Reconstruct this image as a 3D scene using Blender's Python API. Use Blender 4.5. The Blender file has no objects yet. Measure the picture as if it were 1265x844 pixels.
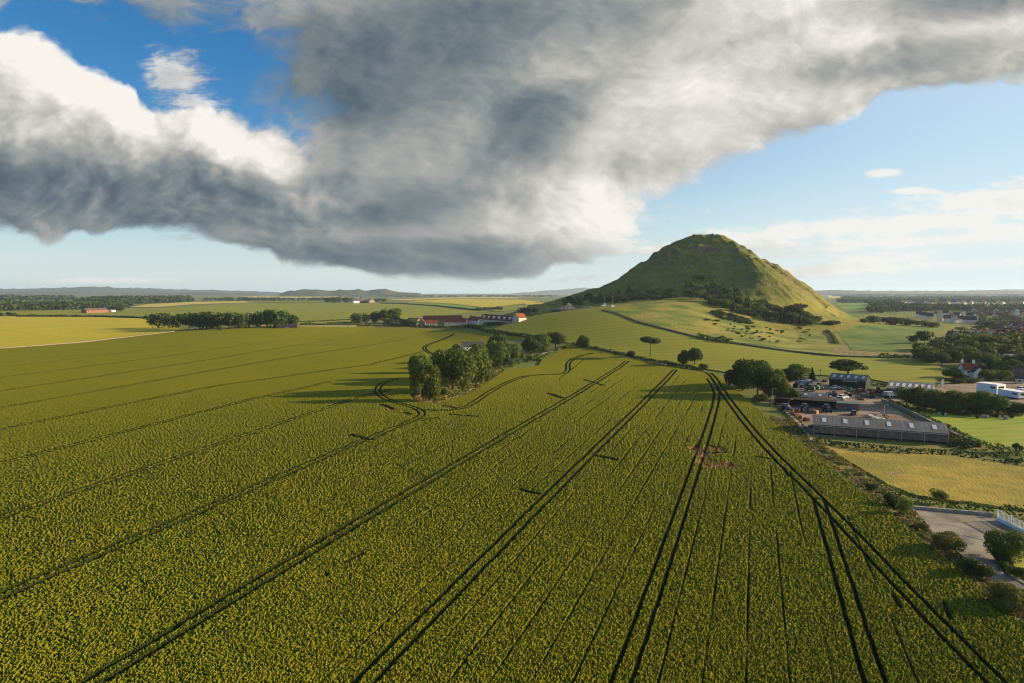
import bpy, math, random
import numpy as np
from mathutils import Vector, geometry
C = bpy.context.scene.collection
RNG = np.random.default_rng(7)
random.seed(7)
PI = math.pi

# ------------------------------------------------------------------ camera model
F, CX, CY, HOR = 843.0, 632.5, 422.0, 361.0
PITCH = math.atan((CY - HOR) / F)
CAM = np.array([0.0, 0.0, 39.0])
SUN_EL, SUN_AZ = math.radians(15.2), math.radians(9)      # azimuth measured from +x towards +y

def ray(px, py):
    u = (px - CX) / F; v = -(py - CY) / F
    return np.array([u, math.cos(PITCH) + v * math.sin(PITCH), -math.sin(PITCH) + v * math.cos(PITCH)])

# ------------------------------------------------------------------ noise
def hash2(ix, iy, seed):
    h = (ix.astype(np.int64) * 374761393 + iy.astype(np.int64) * 668265263 + seed * 1442695041) & 0xFFFFFFFF
    h = ((h ^ (h >> 13)) * 1274126177) & 0xFFFFFFFF
    h = h ^ (h >> 16)
    return (h & 0xFFFF) / 65535.0
def vnoise(x, y, seed=0):
    x0 = np.floor(x); y0 = np.floor(y); fx = x - x0; fy = y - y0
    fx = fx * fx * (3 - 2 * fx); fy = fy * fy * (3 - 2 * fy)
    a = hash2(x0, y0, seed); b = hash2(x0 + 1, y0, seed); c = hash2(x0, y0 + 1, seed); d = hash2(x0 + 1, y0 + 1, seed)
    return (a * (1 - fx) + b * fx) * (1 - fy) + (c * (1 - fx) + d * fx) * fy
def fbm(x, y, seed=0, octaves=4, gain=0.5):
    s = 0; a = 1; t = 0
    for o in range(octaves):
        s = s + a * vnoise(x, y, seed + o * 17); t += a; a *= gain; x = x * 2.03 + 11.3; y = y * 2.03 + 5.7
    return s / t

# ------------------------------------------------------------------ terrain
def at_depth(px, py, d):
    return ((px - CX) / F * d, d, CAM[2] - (py - HOR) / F * d)
_cp = [at_depth(*p) for p in [(760, 383, 620), (690, 381, 640), (640, 395, 640), (600, 403, 640), (560, 407, 650), (700, 425, 470),
       (870, 453, 350), (870, 425, 440), (960, 440, 400), (800, 400, 540), (850, 371, 660), (900, 395, 600), (960, 411, 600),
       (800, 378, 650), (705, 377, 820), (745, 380, 720), (1000, 432, 470), (850, 395, 545), (760, 408, 500)]]
_zero = [(-150, 480), (-150, 620), (-150, 760), (-140, 900), (-90, 420), (-10, 380), (50, 360), (-60, 560), (110, 270), (200, 320), (300, 420), (320, 520),
         (340, 620), (-50, 900), (0, 1000), (-60, 760), (90, 1080), (-30, 480), (0, 260), (-120, 340), (200, 200), (320, 320), (100, 180), (420, 540)]
_P = np.array([(a, b) for a, b, c in _cp] + _zero, float)
_Z = np.array([c for a, b, c in _cp] + [0] * len(_zero), float)
_S = 105.0
_K = np.exp(-((_P[:, None, :] - _P[None]) ** 2).sum(-1) / (2 * _S * _S)) + 0.012 * np.eye(len(_P))
_W = np.linalg.solve(_K, _Z)
def base_z(x, y):
    z = np.zeros(np.shape(x))
    for (a, b), w in zip(_P, _W):
        z = z + w * np.exp(-((x - a) ** 2 + (y - b) ** 2) / (2 * _S * _S))
    return np.where(z > 0, z, z * 0.3)
HILL = (258.0, 900.0)
_prof = [  # (angle, radii, heights): 0 = right, -90 = towards the camera
    (-180, [0, 16, 30, 44, 60, 80, 117, 147, 178, 240, 320], [114, 113, 109.8, 103.5, 95, 79, 56, 42, 34, 17, -6]),
    (-135, [0, 28, 65, 108, 155, 205, 260, 340], [114, 111.5, 90, 62, 38, 23, 9, -6]),
    (-90, [0, 26, 72, 125, 160, 200, 260, 330], [114, 110.5, 83, 52, 37, 24, 9, -6]),
    (-45, [0, 20, 67, 126, 168, 192, 225, 300], [114, 111, 82, 43, 13, 4, 0, -6]),
    (0, [0, 14, 24, 42, 53, 67, 86, 123, 157, 180, 300], [114, 112.3, 108.5, 98.5, 91.5, 80.5, 69, 42.5, 5, -2, -6]),
    (90, [0, 22, 70, 130, 180, 210, 250, 320], [114, 112, 82, 42, 12, 4, 0, -6]),
    (180, [0, 16, 30, 44, 60, 80, 117, 147, 178, 240, 320], [114, 113, 109.8, 103.5, 95, 79, 56, 42, 34, 17, -6])]
def hill_z(x, y):
    dx = x - HILL[0]; dy = y - HILL[1]
    r = np.hypot(dx, dy); ph = np.degrees(np.arctan2(dy, dx))
    zs = [np.interp(r, a[1], a[2], right=-6) for a in _prof]
    out = np.zeros(np.shape(r))
    for i in range(len(_prof) - 1):
        a0, a1 = _prof[i][0], _prof[i + 1][0]
        m = (ph >= a0) & (ph <= a1)
        t = (ph - a0) / (a1 - a0); t = t * t * (3 - 2 * t)
        out = np.where(m, zs[i] * (1 - t) + zs[i + 1] * t, out)
    # a spur running down towards the camera and slightly right, with a hollow to its left
    mid = np.clip((r - 15) / 45, 0, 1) * np.clip((190 - r) / 60, 0, 1)
    out = out + mid * (7.0 * np.exp(-((ph + 70) / 13) ** 2) - 7.5 * np.exp(-((ph + 108) / 20) ** 2))
    return out
def smax(a, b, k):
    h = np.clip(0.5 + 0.5 * (a - b) / k, 0, 1)
    return b * (1 - h) + a * h + k * h * (1 - h)
def T(x, y):
    x = np.asarray(x, float); y = np.asarray(y, float)
    b = base_z(x, y)
    r = np.hypot(x - HILL[0], y - HILL[1])
    return np.where(r < 330, smax(hill_z(x, y), b, 7.0), b)
_ts = np.geomspace(30, 19000, 5000)
def hit(px, py):
    d = ray(px, py)
    x = CAM[0] + d[0] * _ts; y = CAM[1] + d[1] * _ts; z = CAM[2] + d[2] * _ts
    below = np.nonzero(z < T(x, y))[0]
    if len(below) == 0: t = _ts[-1]
    else:
        i = max(1, below[0]); lo, hi = _ts[i - 1], _ts[i]
        for _ in range(14):
            m = 0.5 * (lo + hi); p = CAM + d * m
            if p[2] < T(p[0], p[1]): hi = m
            else: lo = m
        t = hi
    p = CAM + d * t
    return np.array([p[0], p[1], float(T(p[0], p[1]))])
def hits(pts): return [hit(*p)[:2] for p in pts]

# ------------------------------------------------------------------ object helpers
def tag(o, label=None, cat=None, group=None, kind=None):
    if label: o['label'] = label
    if cat: o['category'] = cat
    if group: o['group'] = group
    if kind: o['kind'] = kind
    return o
def link(name, me, mat=None, parent=None):
    o = bpy.data.objects.new(name, me); C.objects.link(o)
    if mat is not None and me is not None:
        if isinstance(mat, (list, tuple)):
            if not me.materials:
                for m in mat: me.materials.append(m)
        elif not me.materials: me.materials.append(mat)
    if parent is not None: o.parent = parent
    return o
def empty(name, loc, rz=0.0, label=None, cat=None, group=None, scale=None):
    o = bpy.data.objects.new(name, None); C.objects.link(o)
    o.location = Vector([float(v) for v in loc]); o.rotation_euler = (0, 0, rz); o.empty_display_size = 0.5
    if scale: o.scale = scale
    return tag(o, label, cat, group)
def mesh_np(name, verts, quads, smooth=False):
    me = bpy.data.meshes.new(name)
    verts = np.ascontiguousarray(verts, np.float32); quads = np.ascontiguousarray(quads, np.int32)
    k = quads.shape[1]
    me.vertices.add(len(verts)); me.vertices.foreach_set('co', verts.ravel())
    me.loops.add(quads.size); me.loops.foreach_set('vertex_index', quads.ravel())
    me.polygons.add(len(quads)); me.polygons.foreach_set('loop_start', np.arange(0, quads.size, k, dtype=np.int32))
    me.update(calc_edges=True)
    if not smooth: me.shade_flat()
    return me
class MB:
    """collects boxes, bars, prisms; .mesh() gives one mesh"""
    def __init__(s): s.v = []; s.f = []; s.mi = []; s.cur = 0
    def add(s, vs, fs):
        o = len(s.v); s.v += [tuple(map(float, v)) for v in vs]; s.f += [tuple(o + i for i in f) for f in fs]; s.mi += [s.cur] * len(fs); return s
    def box(s, x0, x1, y0, y1, z0, z1):
        return s.add([(x0, y0, z0), (x1, y0, z0), (x1, y1, z0), (x0, y1, z0), (x0, y0, z1), (x1, y0, z1), (x1, y1, z1), (x0, y1, z1)],
                     [(0, 3, 2, 1), (4, 5, 6, 7), (0, 1, 5, 4), (1, 2, 6, 5), (2, 3, 7, 6), (3, 0, 4, 7)])
    def taper(s, x0, x1, y0, y1, z0, z1, ix, iy):
        return s.add([(x0, y0, z0), (x1, y0, z0), (x1, y1, z0), (x0, y1, z0), (x0 + ix, y0 + iy, z1), (x1 - ix, y0 + iy, z1), (x1 - ix, y1 - iy, z1), (x0 + ix, y1 - iy, z1)],
                     [(0, 3, 2, 1), (4, 5, 6, 7), (0, 1, 5, 4), (1, 2, 6, 5), (2, 3, 7, 6), (3, 0, 4, 7)])
    def tube(s, p, q, r0, r1=None, n=6):
        r1 = r0 if r1 is None else r1
        p = Vector(p); q = Vector(q); d = (q - p).normalized()
        a = d.orthogonal().normalized(); b = d.cross(a)
        vs = []
        for c, r in ((p, r0), (q, r1)):
            for i in range(n):
                t = 2 * PI * i / n; vs.append(c + a * (r * math.cos(t)) + b * (r * math.sin(t)))
        fs = [(i, (i + 1) % n, n + (i + 1) % n, n + i) for i in range(n)] + [tuple(range(n - 1, -1, -1)), tuple(range(n, 2 * n))]
        return s.add(vs, fs)
    def mesh(s, name):
        me = bpy.data.meshes.new(name); me.from_pydata(s.v, [], s.f); me.update()
        if any(s.mi):
            me.polygons.foreach_set('material_index', s.mi)
        return me
    def obj(s, name, mat, parent=None): return link(name, s.mesh(name), mat, parent)

# ------------------------------------------------------------------ materials
def new_mat(name):
    m = bpy.data.materials.new(name); m.use_nodes = True
    nt = m.node_tree; nt.nodes.clear(); return m, nt
def nd(nt, typ, props=None, **ins):
    n = nt.nodes.new(typ)
    for k, v in (props or {}).items(): setattr(n, k, v)
    for k, v in ins.items():
        key = int(k[1:]) if k[0] == 'i' and k[1:].isdigit() else k.replace('_', ' ')
        if isinstance(v, bpy.types.NodeSocket): nt.links.new(v, n.inputs[key])
        else: n.inputs[key].default_value = v
    return n
def mth(nt, op, a, b=None, c=None, clamp=False):
    n = nt.nodes.new('ShaderNodeMath'); n.operation = op; n.use_clamp = clamp
    for i, v in enumerate((a, b, c)):
        if v is None: continue
        if isinstance(v, bpy.types.NodeSocket): nt.links.new(v, n.inputs[i])
        else: n.inputs[i].default_value = v
    return n.outputs[0]
def mixc(nt, fac, a, b, blend='MIX'):
    n = nt.nodes.new('ShaderNodeMix'); n.data_type = 'RGBA'; n.blend_type = blend
    for i, v in ((0, fac), (6, a), (7, b)):
        if isinstance(v, bpy.types.NodeSocket): nt.links.new(v, n.inputs[i])
        else: n.inputs[i].default_value = (*v, 1) if isinstance(v, tuple) and len(v) == 3 else v
    return n.outputs[2]
def smooth(nt, v, lo, hi):
    n = nt.nodes.new('ShaderNodeMapRange'); n.interpolation_type = 'SMOOTHSTEP'
    nt.links.new(v, n.inputs[0]); n.inputs[1].default_value = lo; n.inputs[2].default_value = hi
    return n.outputs[0]
def noise(nt, vec, scale, detail=4, rough=0.55, dist=0.0):
    n = nd(nt, 'ShaderNodeTexNoise', {}, Scale=scale, Detail=detail, Roughness=rough, Distortion=dist)
    if vec is not None: nt.links.new(vec, n.inputs['Vector'])
    return n.outputs['Fac']
def finish(nt, col, rough=0.9, spec=0.1, bump=None, transl=0.0, metallic=0.0):
    b = nd(nt, 'ShaderNodeBsdfPrincipled', {}, Roughness=rough, Metallic=metallic)
    b.inputs['Specular IOR Level'].default_value = spec
    if isinstance(col, bpy.types.NodeSocket): nt.links.new(col, b.inputs['Base Color'])
    else: b.inputs['Base Color'].default_value = (*col, 1)
    sh = b.outputs[0]
    if bump is not None:
        bn = nd(nt, 'ShaderNodeBump', {}, Strength=bump[1], Distance=bump[2]); nt.links.new(bump[0], bn.inputs['Height'])
        nt.links.new(bn.outputs[0], b.inputs['Normal'])
    if transl > 0:
        t = nd(nt, 'ShaderNodeBsdfTranslucent')
        if isinstance(col, bpy.types.NodeSocket): nt.links.new(col, t.inputs['Color'])
        else: t.inputs['Color'].default_value = (*col, 1)
        mx = nd(nt, 'ShaderNodeMixShader', {}, Fac=transl); nt.links.new(sh, mx.inputs[1]); nt.links.new(t.outputs[0], mx.inputs[2]); sh = mx.outputs[0]
    o = nd(nt, 'ShaderNodeOutputMaterial'); nt.links.new(sh, o.inputs['Surface'])
def pmat(name, c1, c2=None, scale=1.0, rough=0.9, spec=0.1, lo=0.35, hi=0.65, detail=5, coords='world', stripe=None, bump=None, c3=None, s3=0.02, transl=0.0, objrand=0.0, metallic=0.0):
    m, nt = new_mat(name)
    if c2 is None: c2 = tuple(v * 0.8 for v in c1)
    if coords == 'world': vec = nd(nt, 'ShaderNodeNewGeometry').outputs['Position']
    else: vec = nd(nt, 'ShaderNodeTexCoord').outputs['Object']
    n = noise(nt, vec, scale, detail)
    col = mixc(nt, smooth(nt, n, lo, hi), c1, c2)
    if c3 is not None:
        col = mixc(nt, smooth(nt, noise(nt, vec, s3, 4), 0.42, 0.62), col, c3)
    if stripe:   # (angle, spacing, width fraction, colour)
        ang, sp, wf, sc = stripe
        sep = nd(nt, 'ShaderNodeSeparateXYZ'); nt.links.new(vec, sep.inputs[0])
        q = mth(nt, 'ADD', mth(nt, 'MULTIPLY', sep.outputs[0], math.cos(ang) / sp), mth(nt, 'MULTIPLY', sep.outputs[1], math.sin(ang) / sp))
        q = mth(nt, 'ADD', q, mth(nt, 'MULTIPLY', noise(nt, vec, 0.02, 2), 0.25))
        fr = mth(nt, 'FRACT', q)
        tri = mth(nt, 'ABSOLUTE', mth(nt, 'SUBTRACT', fr, 0.5))
        col = mixc(nt, mth(nt, 'MULTIPLY', smooth(nt, tri, 0.5 - wf, 0.5 - wf * 0.3), 0.75), col, sc)
    if objrand:
        oi = nd(nt, 'ShaderNodeObjectInfo')
        hv = nd(nt, 'ShaderNodeHueSaturation', {}, Hue=0.5)
        nt.links.new(mth(nt, 'ADD', 1 - objrand, mth(nt, 'MULTIPLY', oi.outputs['Random'], 2 * objrand)), hv.inputs['Value'])
        nt.links.new(mth(nt, 'ADD', 0.475, mth(nt, 'MULTIPLY', oi.outputs['Random'], 0.04)), hv.inputs['Hue'])
        nt.links.new(col, hv.inputs['Color']); col = hv.outputs[0]
    bp = None
    if bump: bp = (noise(nt, vec, bump[0], 5), bump[1], bump[2])
    finish(nt, col, rough, spec, bp, transl, metallic)
    return m
M = {}
M['ground'] = pmat('rough_ground', (0.125, 0.14, 0.03), (0.18, 0.165, 0.045), 0.15, c3=(0.09, 0.125, 0.022), s3=0.01, bump=(1.5, 0.6, 0.3))
M['upper'] = pmat('upper_crop', (0.21, 0.203, 0.012), (0.175, 0.18, 0.011), 0.6, stripe=(math.radians(100), 12, 0.11, (0.12, 0.125, 0.018)), c3=(0.165, 0.185, 0.012), s3=0.012)
M['gold'] = pmat('golden_crop', (0.44, 0.35, 0.018), (0.37, 0.305, 0.018), 0.05, c3=(0.36, 0.32, 0.02), s3=0.012, stripe=(math.radians(80), 24, 0.05, (0.36, 0.25, 0.03)))
M['palegold'] = pmat('pale_gold_crop', (0.46, 0.36, 0.09), (0.40, 0.33, 0.08), 0.03)
M['farcrop'] = pmat('far_green_crop', (0.22, 0.215, 0.018), (0.18, 0.19, 0.017), 0.03, c3=(0.16, 0.18, 0.016), s3=0.006, stripe=(math.radians(60), 24, 0.05, (0.15, 0.165, 0.028)))
M['brightcrop'] = pmat('bright_green_crop', (0.14, 0.25, 0.025), (0.12, 0.21, 0.02), 0.04)
M['meadow'] = pmat('dry_meadow', (0.32, 0.235, 0.035), (0.24, 0.19, 0.03), 0.22, c3=(0.19, 0.165, 0.026), s3=0.05, lo=0.4, hi=0.6)
M['lawn'] = pmat('mown_lawn', (0.20, 0.265, 0.018), (0.16, 0.22, 0.018), 0.25, stripe=(math.radians(100), 5, 0.22, (0.25, 0.29, 0.03)), c3=(0.24, 0.25, 0.03), s3=0.06)
M['marsh'] = pmat('marsh_grass', (0.095, 0.15, 0.02), (0.15, 0.175, 0.03), 0.12, c3=(0.06, 0.11, 0.016), s3=0.03, detail=8)
M['knoll'] = pmat('rough_pasture', (0.185, 0.185, 0.03), (0.27, 0.225, 0.05), 0.09, c3=(0.10, 0.135, 0.02), s3=0.045, bump=(0.5, 1.0, 1.0), detail=8)
M['rough'] = pmat('rough_verge', (0.19, 0.17, 0.045), (0.28, 0.18, 0.09), 0.5, c3=(0.08, 0.095, 0.025), s3=0.2)
M['soil'] = pmat('bare_soil', (0.21, 0.12, 0.065), (0.14, 0.09, 0.05), 0.8)
M['yard'] = pmat('yard_hardcore', (0.30, 0.235, 0.17), (0.22, 0.165, 0.12), 0.15, c3=(0.16, 0.11, 0.075), s3=0.06)
M['asphalt'] = pmat('worn_asphalt', (0.21, 0.18, 0.14), (0.13, 0.115, 0.095), 0.35, c3=(0.27, 0.235, 0.185), s3=0.16, detail=9)
M['kerb'] = pmat('kerb_concrete', (0.42, 0.39, 0.34), (0.34, 0.31, 0.27), 1.0)
M['concrete'] = pmat('concrete', (0.36, 0.33, 0.29), (0.27, 0.25, 0.22), 0.8)
M['stone'] = pmat('stone', (0.30, 0.25, 0.19), (0.20, 0.17, 0.13), 1.5)
M['rock'] = pmat('crag_rock', (0.16, 0.13, 0.10), (0.10, 0.085, 0.07), 0.5)
M['white'] = pmat('white_render', (0.78, 0.74, 0.67), (0.70, 0.66, 0.60), 0.6)
M['cream'] = pmat('cream_render', (0.62, 0.54, 0.42), (0.55, 0.47, 0.36), 0.6)
M['whitemetal'] = pmat('white_metal', (0.8, 0.8, 0.8), (0.72, 0.72, 0.72), 0.8, rough=0.5, spec=0.4)
M['redroof'] = pmat('red_pantiles', (0.21, 0.065, 0.033), (0.15, 0.047, 0.027), 0.9, stripe=(math.radians(90), 0.7, 0.2, (0.2, 0.05, 0.025)))
M['redroof2'] = pmat('dark_red_pantiles', (0.20, 0.045, 0.03), (0.15, 0.036, 0.025), 0.9)
M['slate'] = pmat('slate_roof', (0.06, 0.06, 0.068), (0.042, 0.042, 0.05), 0.9, rough=0.85, spec=0.12)
M['brownroof'] = pmat('brown_tile_roof', (0.14, 0.09, 0.07), (0.10, 0.07, 0.055), 0.9)
M['greyroof'] = pmat('grey_sheet_roof', (0.18, 0.185, 0.185), (0.12, 0.125, 0.125), 0.35, rough=0.75, spec=0.15, coords='obj', stripe=(0.0, 1.1, 0.16, (0.10, 0.10, 0.10)), c3=(0.15, 0.125, 0.10), s3=0.5)
M['tealroof'] = pmat('teal_sheet_roof', (0.10, 0.15, 0.15), (0.08, 0.12, 0.12), 0.4, rough=0.6)
M['palesheet'] = pmat('rooflight_sheet', (0.55, 0.55, 0.52), (0.47, 0.47, 0.44), 1.0, rough=0.4, spec=0.4)
M['cladding'] = pmat('brown_cladding', (0.24, 0.18, 0.145), (0.17, 0.13, 0.105), 0.5, coords='obj', stripe=(0.0, 1.3, 0.12, (0.12, 0.09, 0.075)), c3=(0.13, 0.10, 0.085), s3=0.7)
M['darkgreen'] = pmat('dark_green_cladding', (0.022, 0.038, 0.027), (0.016, 0.028, 0.02), 0.7)
M['dark'] = pmat('dark_timber', (0.03, 0.026, 0.022), (0.02, 0.018, 0.016), 1.0)
M['glass'] = pmat('window_glass', (0.03, 0.035, 0.04), (0.02, 0.025, 0.03), 1.0, rough=0.12, spec=0.6)
M['brick'] = pmat('brick', (0.28, 0.13, 0.08), (0.21, 0.10, 0.065), 1.2)
M['bluepaint'] = pmat('blue_paint', (0.03, 0.075, 0.18), (0.025, 0.06, 0.14), 2.0, rough=0.4, spec=0.4)
M['redpaint'] = pmat('red_paint', (0.22, 0.04, 0.03), (0.17, 0.035, 0.025), 2.0, rough=0.45, spec=0.4)
M['greenpaint'] = pmat('green_paint', (0.03, 0.20, 0.08), (0.025, 0.15, 0.06), 2.0, rough=0.45, spec=0.4)
M['greypaint'] = pmat('grey_paint', (0.35, 0.36, 0.38), (0.30, 0.31, 0.33), 2.0, rough=0.35, spec=0.5)
M['darkpaint'] = pmat('dark_paint', (0.05, 0.05, 0.06), (0.04, 0.04, 0.05), 2.0, rough=0.35, spec=0.5)
M['orangepaint'] = pmat('orange_paint', (0.26, 0.11, 0.04), (0.2, 0.09, 0.04), 2.0, rough=0.45, spec=0.4)
M['rubber'] = pmat('tyre_rubber', (0.02, 0.02, 0.02), (0.015, 0.015, 0.015), 2.0)
M['metal'] = pmat('galvanised_steel', (0.45, 0.45, 0.44), (0.38, 0.38, 0.37), 2.0, rough=0.5, spec=0.4)
M['bark'] = pmat('bark', (0.075, 0.055, 0.04), (0.05, 0.038, 0.03), 2.0)
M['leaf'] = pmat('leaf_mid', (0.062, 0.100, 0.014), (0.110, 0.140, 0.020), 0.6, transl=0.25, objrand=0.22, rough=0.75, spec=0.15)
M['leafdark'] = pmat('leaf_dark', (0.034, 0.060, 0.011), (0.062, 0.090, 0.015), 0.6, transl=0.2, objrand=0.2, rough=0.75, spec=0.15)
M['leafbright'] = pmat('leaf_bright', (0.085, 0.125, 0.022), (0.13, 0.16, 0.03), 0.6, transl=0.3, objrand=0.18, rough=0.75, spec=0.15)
M['needle'] = pmat('needles', (0.022, 0.036, 0.016), (0.038, 0.052, 0.02), 0.6, transl=0.12, objrand=0.2)
M['leafolive'] = pmat('leaf_olive', (0.105, 0.12, 0.024), (0.15, 0.15, 0.032), 0.8, transl=0.25, objrand=0.2)
M['farleaf'] = pmat('far_leaf', (0.034, 0.056, 0.016), (0.06, 0.085, 0.022), 0.02, transl=0.15)
M['weed'] = pmat('verge_weed', (0.24, 0.20, 0.06), (0.34, 0.24, 0.10), 0.8, transl=0.25)
# ------------------------------------------------------------------ camera, sun, sky
sc = bpy.context.scene
cam = bpy.data.cameras.new('camera'); cam.lens = 36.0 * F / 1265.0; cam.sensor_width = 36.0
cam.clip_start = 0.5; cam.clip_end = 60000
co = bpy.data.objects.new('camera', cam); C.objects.link(co); co.location = CAM
co.rotation_euler = (PI / 2 - PITCH, 0, 0); sc.camera = co
sc.view_settings.view_transform = 'Standard'; sc.view_settings.look = 'None'; sc.view_settings.gamma = 1.0
sc.view_settings.exposure = 1.17
sun = bpy.data.lights.new('sun', 'SUN'); sun.energy = 5.0; sun.angle = math.radians(0.5); sun.color = (1.0, 0.78, 0.50)
so = bpy.data.objects.new('sun', sun); C.objects.link(so)
sd = Vector((math.cos(SUN_EL) * math.cos(SUN_AZ), math.cos(SUN_EL) * math.sin(SUN_AZ), math.sin(SUN_EL)))
so.rotation_euler = sd.to_track_quat('Z', 'Y').to_euler(); so.location = (200, 0, 300)

def build_sky():
    w = bpy.data.worlds.new('World'); sc.world = w; w.use_nodes = True
    nt = w.node_tree; nt.nodes.clear()
    w.cycles.sampling_method = 'MANUAL'; w.cycles.sample_map_resolution = 512
    sky = nt.nodes.new('ShaderNodeTexSky'); sky.sky_type = 'NISHITA'; sky.sun_disc = False
    sky.sun_elevation = SUN_EL; sky.sun_rotation = PI / 2 - SUN_AZ
    sky.air_density = 1.0; sky.dust_density = 0.5; sky.ozone_density = 4.0
    tc = nt.nodes.new('ShaderNodeTexCoord')
    sep = nd(nt, 'ShaderNodeSeparateXYZ'); nt.links.new(tc.outputs['Generated'], sep.inputs[0])
    yy = mth(nt, 'MAXIMUM', mth(nt, 'ABSOLUTE', sep.outputs[1]), 0.12)
    gu = mth(nt, 'DIVIDE', sep.outputs[0], yy); gv = mth(nt, 'DIVIDE', sep.outputs[2], yy)
    comb = nd(nt, 'ShaderNodeCombineXYZ'); nt.links.new(gu, comb.inputs[0]); nt.links.new(gv, comb.inputs[1])
    p0 = comb.outputs[0]
    def ell(t, vec, px, py, rx, ry, rot=0.0):
        mp = t.nodes.new('ShaderNodeMapping'); mp.vector_type = 'TEXTURE'
        mp.inputs['Location'].default_value = ((px - CX) / F, (HOR - py) / F, 0)
        mp.inputs['Rotation'].default_value = (0, 0, math.radians(rot)); mp.inputs['Scale'].default_value = (rx / F, ry / F, 1)
        t.links.new(vec, mp.inputs[0])
        vm = t.nodes.new('ShaderNodeVectorMath'); vm.operation = 'LENGTH'; t.links.new(mp.outputs[0], vm.inputs[0])
        return mth(t, 'SUBTRACT', 1.0, vm.outputs['Value'])
    def union(t, vec, L, k=0.2):
        acc = None
        for e in L:
            v = ell(t, vec, *e)
            acc = v if acc is None else mth(t, 'SMOOTH_MAX', acc, v, k)
        return acc
    def vadd(t, a, off):
        n = t.nodes.new('ShaderNodeVectorMath'); n.operation = 'ADD'; t.links.new(a, n.inputs[0])
        if isinstance(off, bpy.types.NodeSocket): t.links.new(off, n.inputs[1])
        else: n.inputs[1].default_value = off
        return n.outputs[0]
    def vmap(t, a, scale, rot=0.0, loc=(0, 0, 0)):
        n = t.nodes.new('ShaderNodeMapping'); n.inputs['Scale'].default_value = scale; n.inputs['Rotation'].default_value = (0, 0, math.radians(rot)); n.inputs['Location'].default_value = loc
        t.links.new(a, n.inputs[0]); return n.outputs[0]
    BIG = [(605, 70, 300, 165, 0), (560, 215, 185, 128, -4), (800, 100, 330, 130, 20), (1090, 15, 340, 80, 14), (1130, 86, 190, 34, 9),
           (440, 290, 190, 40, -4), (660, 255, 140, 74, 14), (1240, 40, 190, 70, 17), (890, 130, 220, 76, 24), (960, 60, 280, 90, 14), (1010, 110, 180, 44, 20), (550, 305, 200, 34, -3)]
    LEFT = [(50, 200, 330, 74, -4), (25, 106, 122, 56, -16), (290, 202, 125, 56, -10), (130, 234, 370, 42, -4), (-160, 170, 230, 120, 0), (380, 258, 125, 40, -4), (150, 160, 90, 40, -20)]
    VEIL = [(190, 22, 170, 40, -6), (330, 50, 120, 60, -30), (20, 10, 60, 22, 0)]
    g = bpy.data.node_groups.new('cloud_density', 'ShaderNodeTree')
    g.interface.new_socket('Vector', in_out='INPUT', socket_type='NodeSocketVector')
    g.interface.new_socket('Density', in_out='OUTPUT', socket_type='NodeSocketFloat')
    g.interface.new_socket('Puff', in_out='OUTPUT', socket_type='NodeSocketFloat')
    gi = g.nodes.new('NodeGroupInput'); go = g.nodes.new('NodeGroupOutput')
    v = gi.outputs[0]
    def warp(vec, scale, amt, det=3.0, seed=0.0):
        wn = nd(g, 'ShaderNodeTexNoise', {}, Scale=scale, Detail=det); g.links.new(vadd(g, vec, (seed, seed, 0)), wn.inputs['Vector'])
        sub = g.nodes.new('ShaderNodeVectorMath'); sub.operation = 'SUBTRACT'; g.links.new(wn.outputs['Color'], sub.inputs[0]); sub.inputs[1].default_value = (.5, .5, .5)
        scl = g.nodes.new('ShaderNodeVectorMath'); scl.operation = 'MULTIPLY'; g.links.new(sub.outputs[0], scl.inputs[0]); scl.inputs[1].default_value = amt
        return vadd(g, vec, scl.outputs[0])
    vw = warp(warp(v, 4.0, (.17, .10, 0)), 17.0, (.045, .035, 0), 4.0, 3.0)
    # wispy layered cloud, stretched along the fan towards the upper right
    n1 = noise(g, vmap(g, vw, (1.0, 2.2, 1), -14), 5.5, 8, 0.60)
    n3 = noise(g, vmap(g, vw, (1.0, 1.5, 1), 0, (5, 2, 0)), 14.0, 7, 0.62)
    vo = nd(g, 'ShaderNodeTexVoronoi', {'feature': 'SMOOTH_F1'}, Scale=11.0, Detail=3.0, Roughness=0.6, Smoothness=0.3); g.links.new(vmap(g, vw, (1, 1.5, 1)), vo.inputs['Vector'])
    bil = mth(g, 'SMOOTH_MIN', mth(g, 'MAXIMUM', mth(g, 'MULTIPLY', mth(g, 'SUBTRACT', 1.0, vo.outputs['Distance']), 0.6), -0.30), 0.28, 0.1)
    mb = mth(g, 'MINIMUM', mth(g, 'MULTIPLY', mth(g, 'ADD', union(g, vw, BIG), 0.04), 1.5), 0.85); ml = mth(g, 'MINIMUM', mth(g, 'MULTIPLY', mth(g, 'ADD', union(g, vw, LEFT), 0.12), 1.7), 0.95)
    nn = mth(g, 'ADD', mth(g, 'MULTIPLY', mth(g, 'SUBTRACT', n1, 0.5), 1.0), mth(g, 'MULTIPLY', mth(g, 'SUBTRACT', n3, 0.5), 0.55))
    db = mth(g, 'ADD', mb, mth(g, 'ADD', nn, mth(g, 'MULTIPLY', bil, 0.06)))
    dl = mth(g, 'ADD', ml, mth(g, 'ADD', mth(g, 'MULTIPLY', nn, 0.75), mth(g, 'MULTIPLY', bil, 0.55)))
    dv = mth(g, 'MINIMUM', mth(g, 'ADD', mth(g, 'MULTIPLY', union(g, vw, VEIL), 0.40), mth(g, 'SUBTRACT', mth(g, 'MULTIPLY', nn, 1.2), 0.06)), 0.26)
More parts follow.
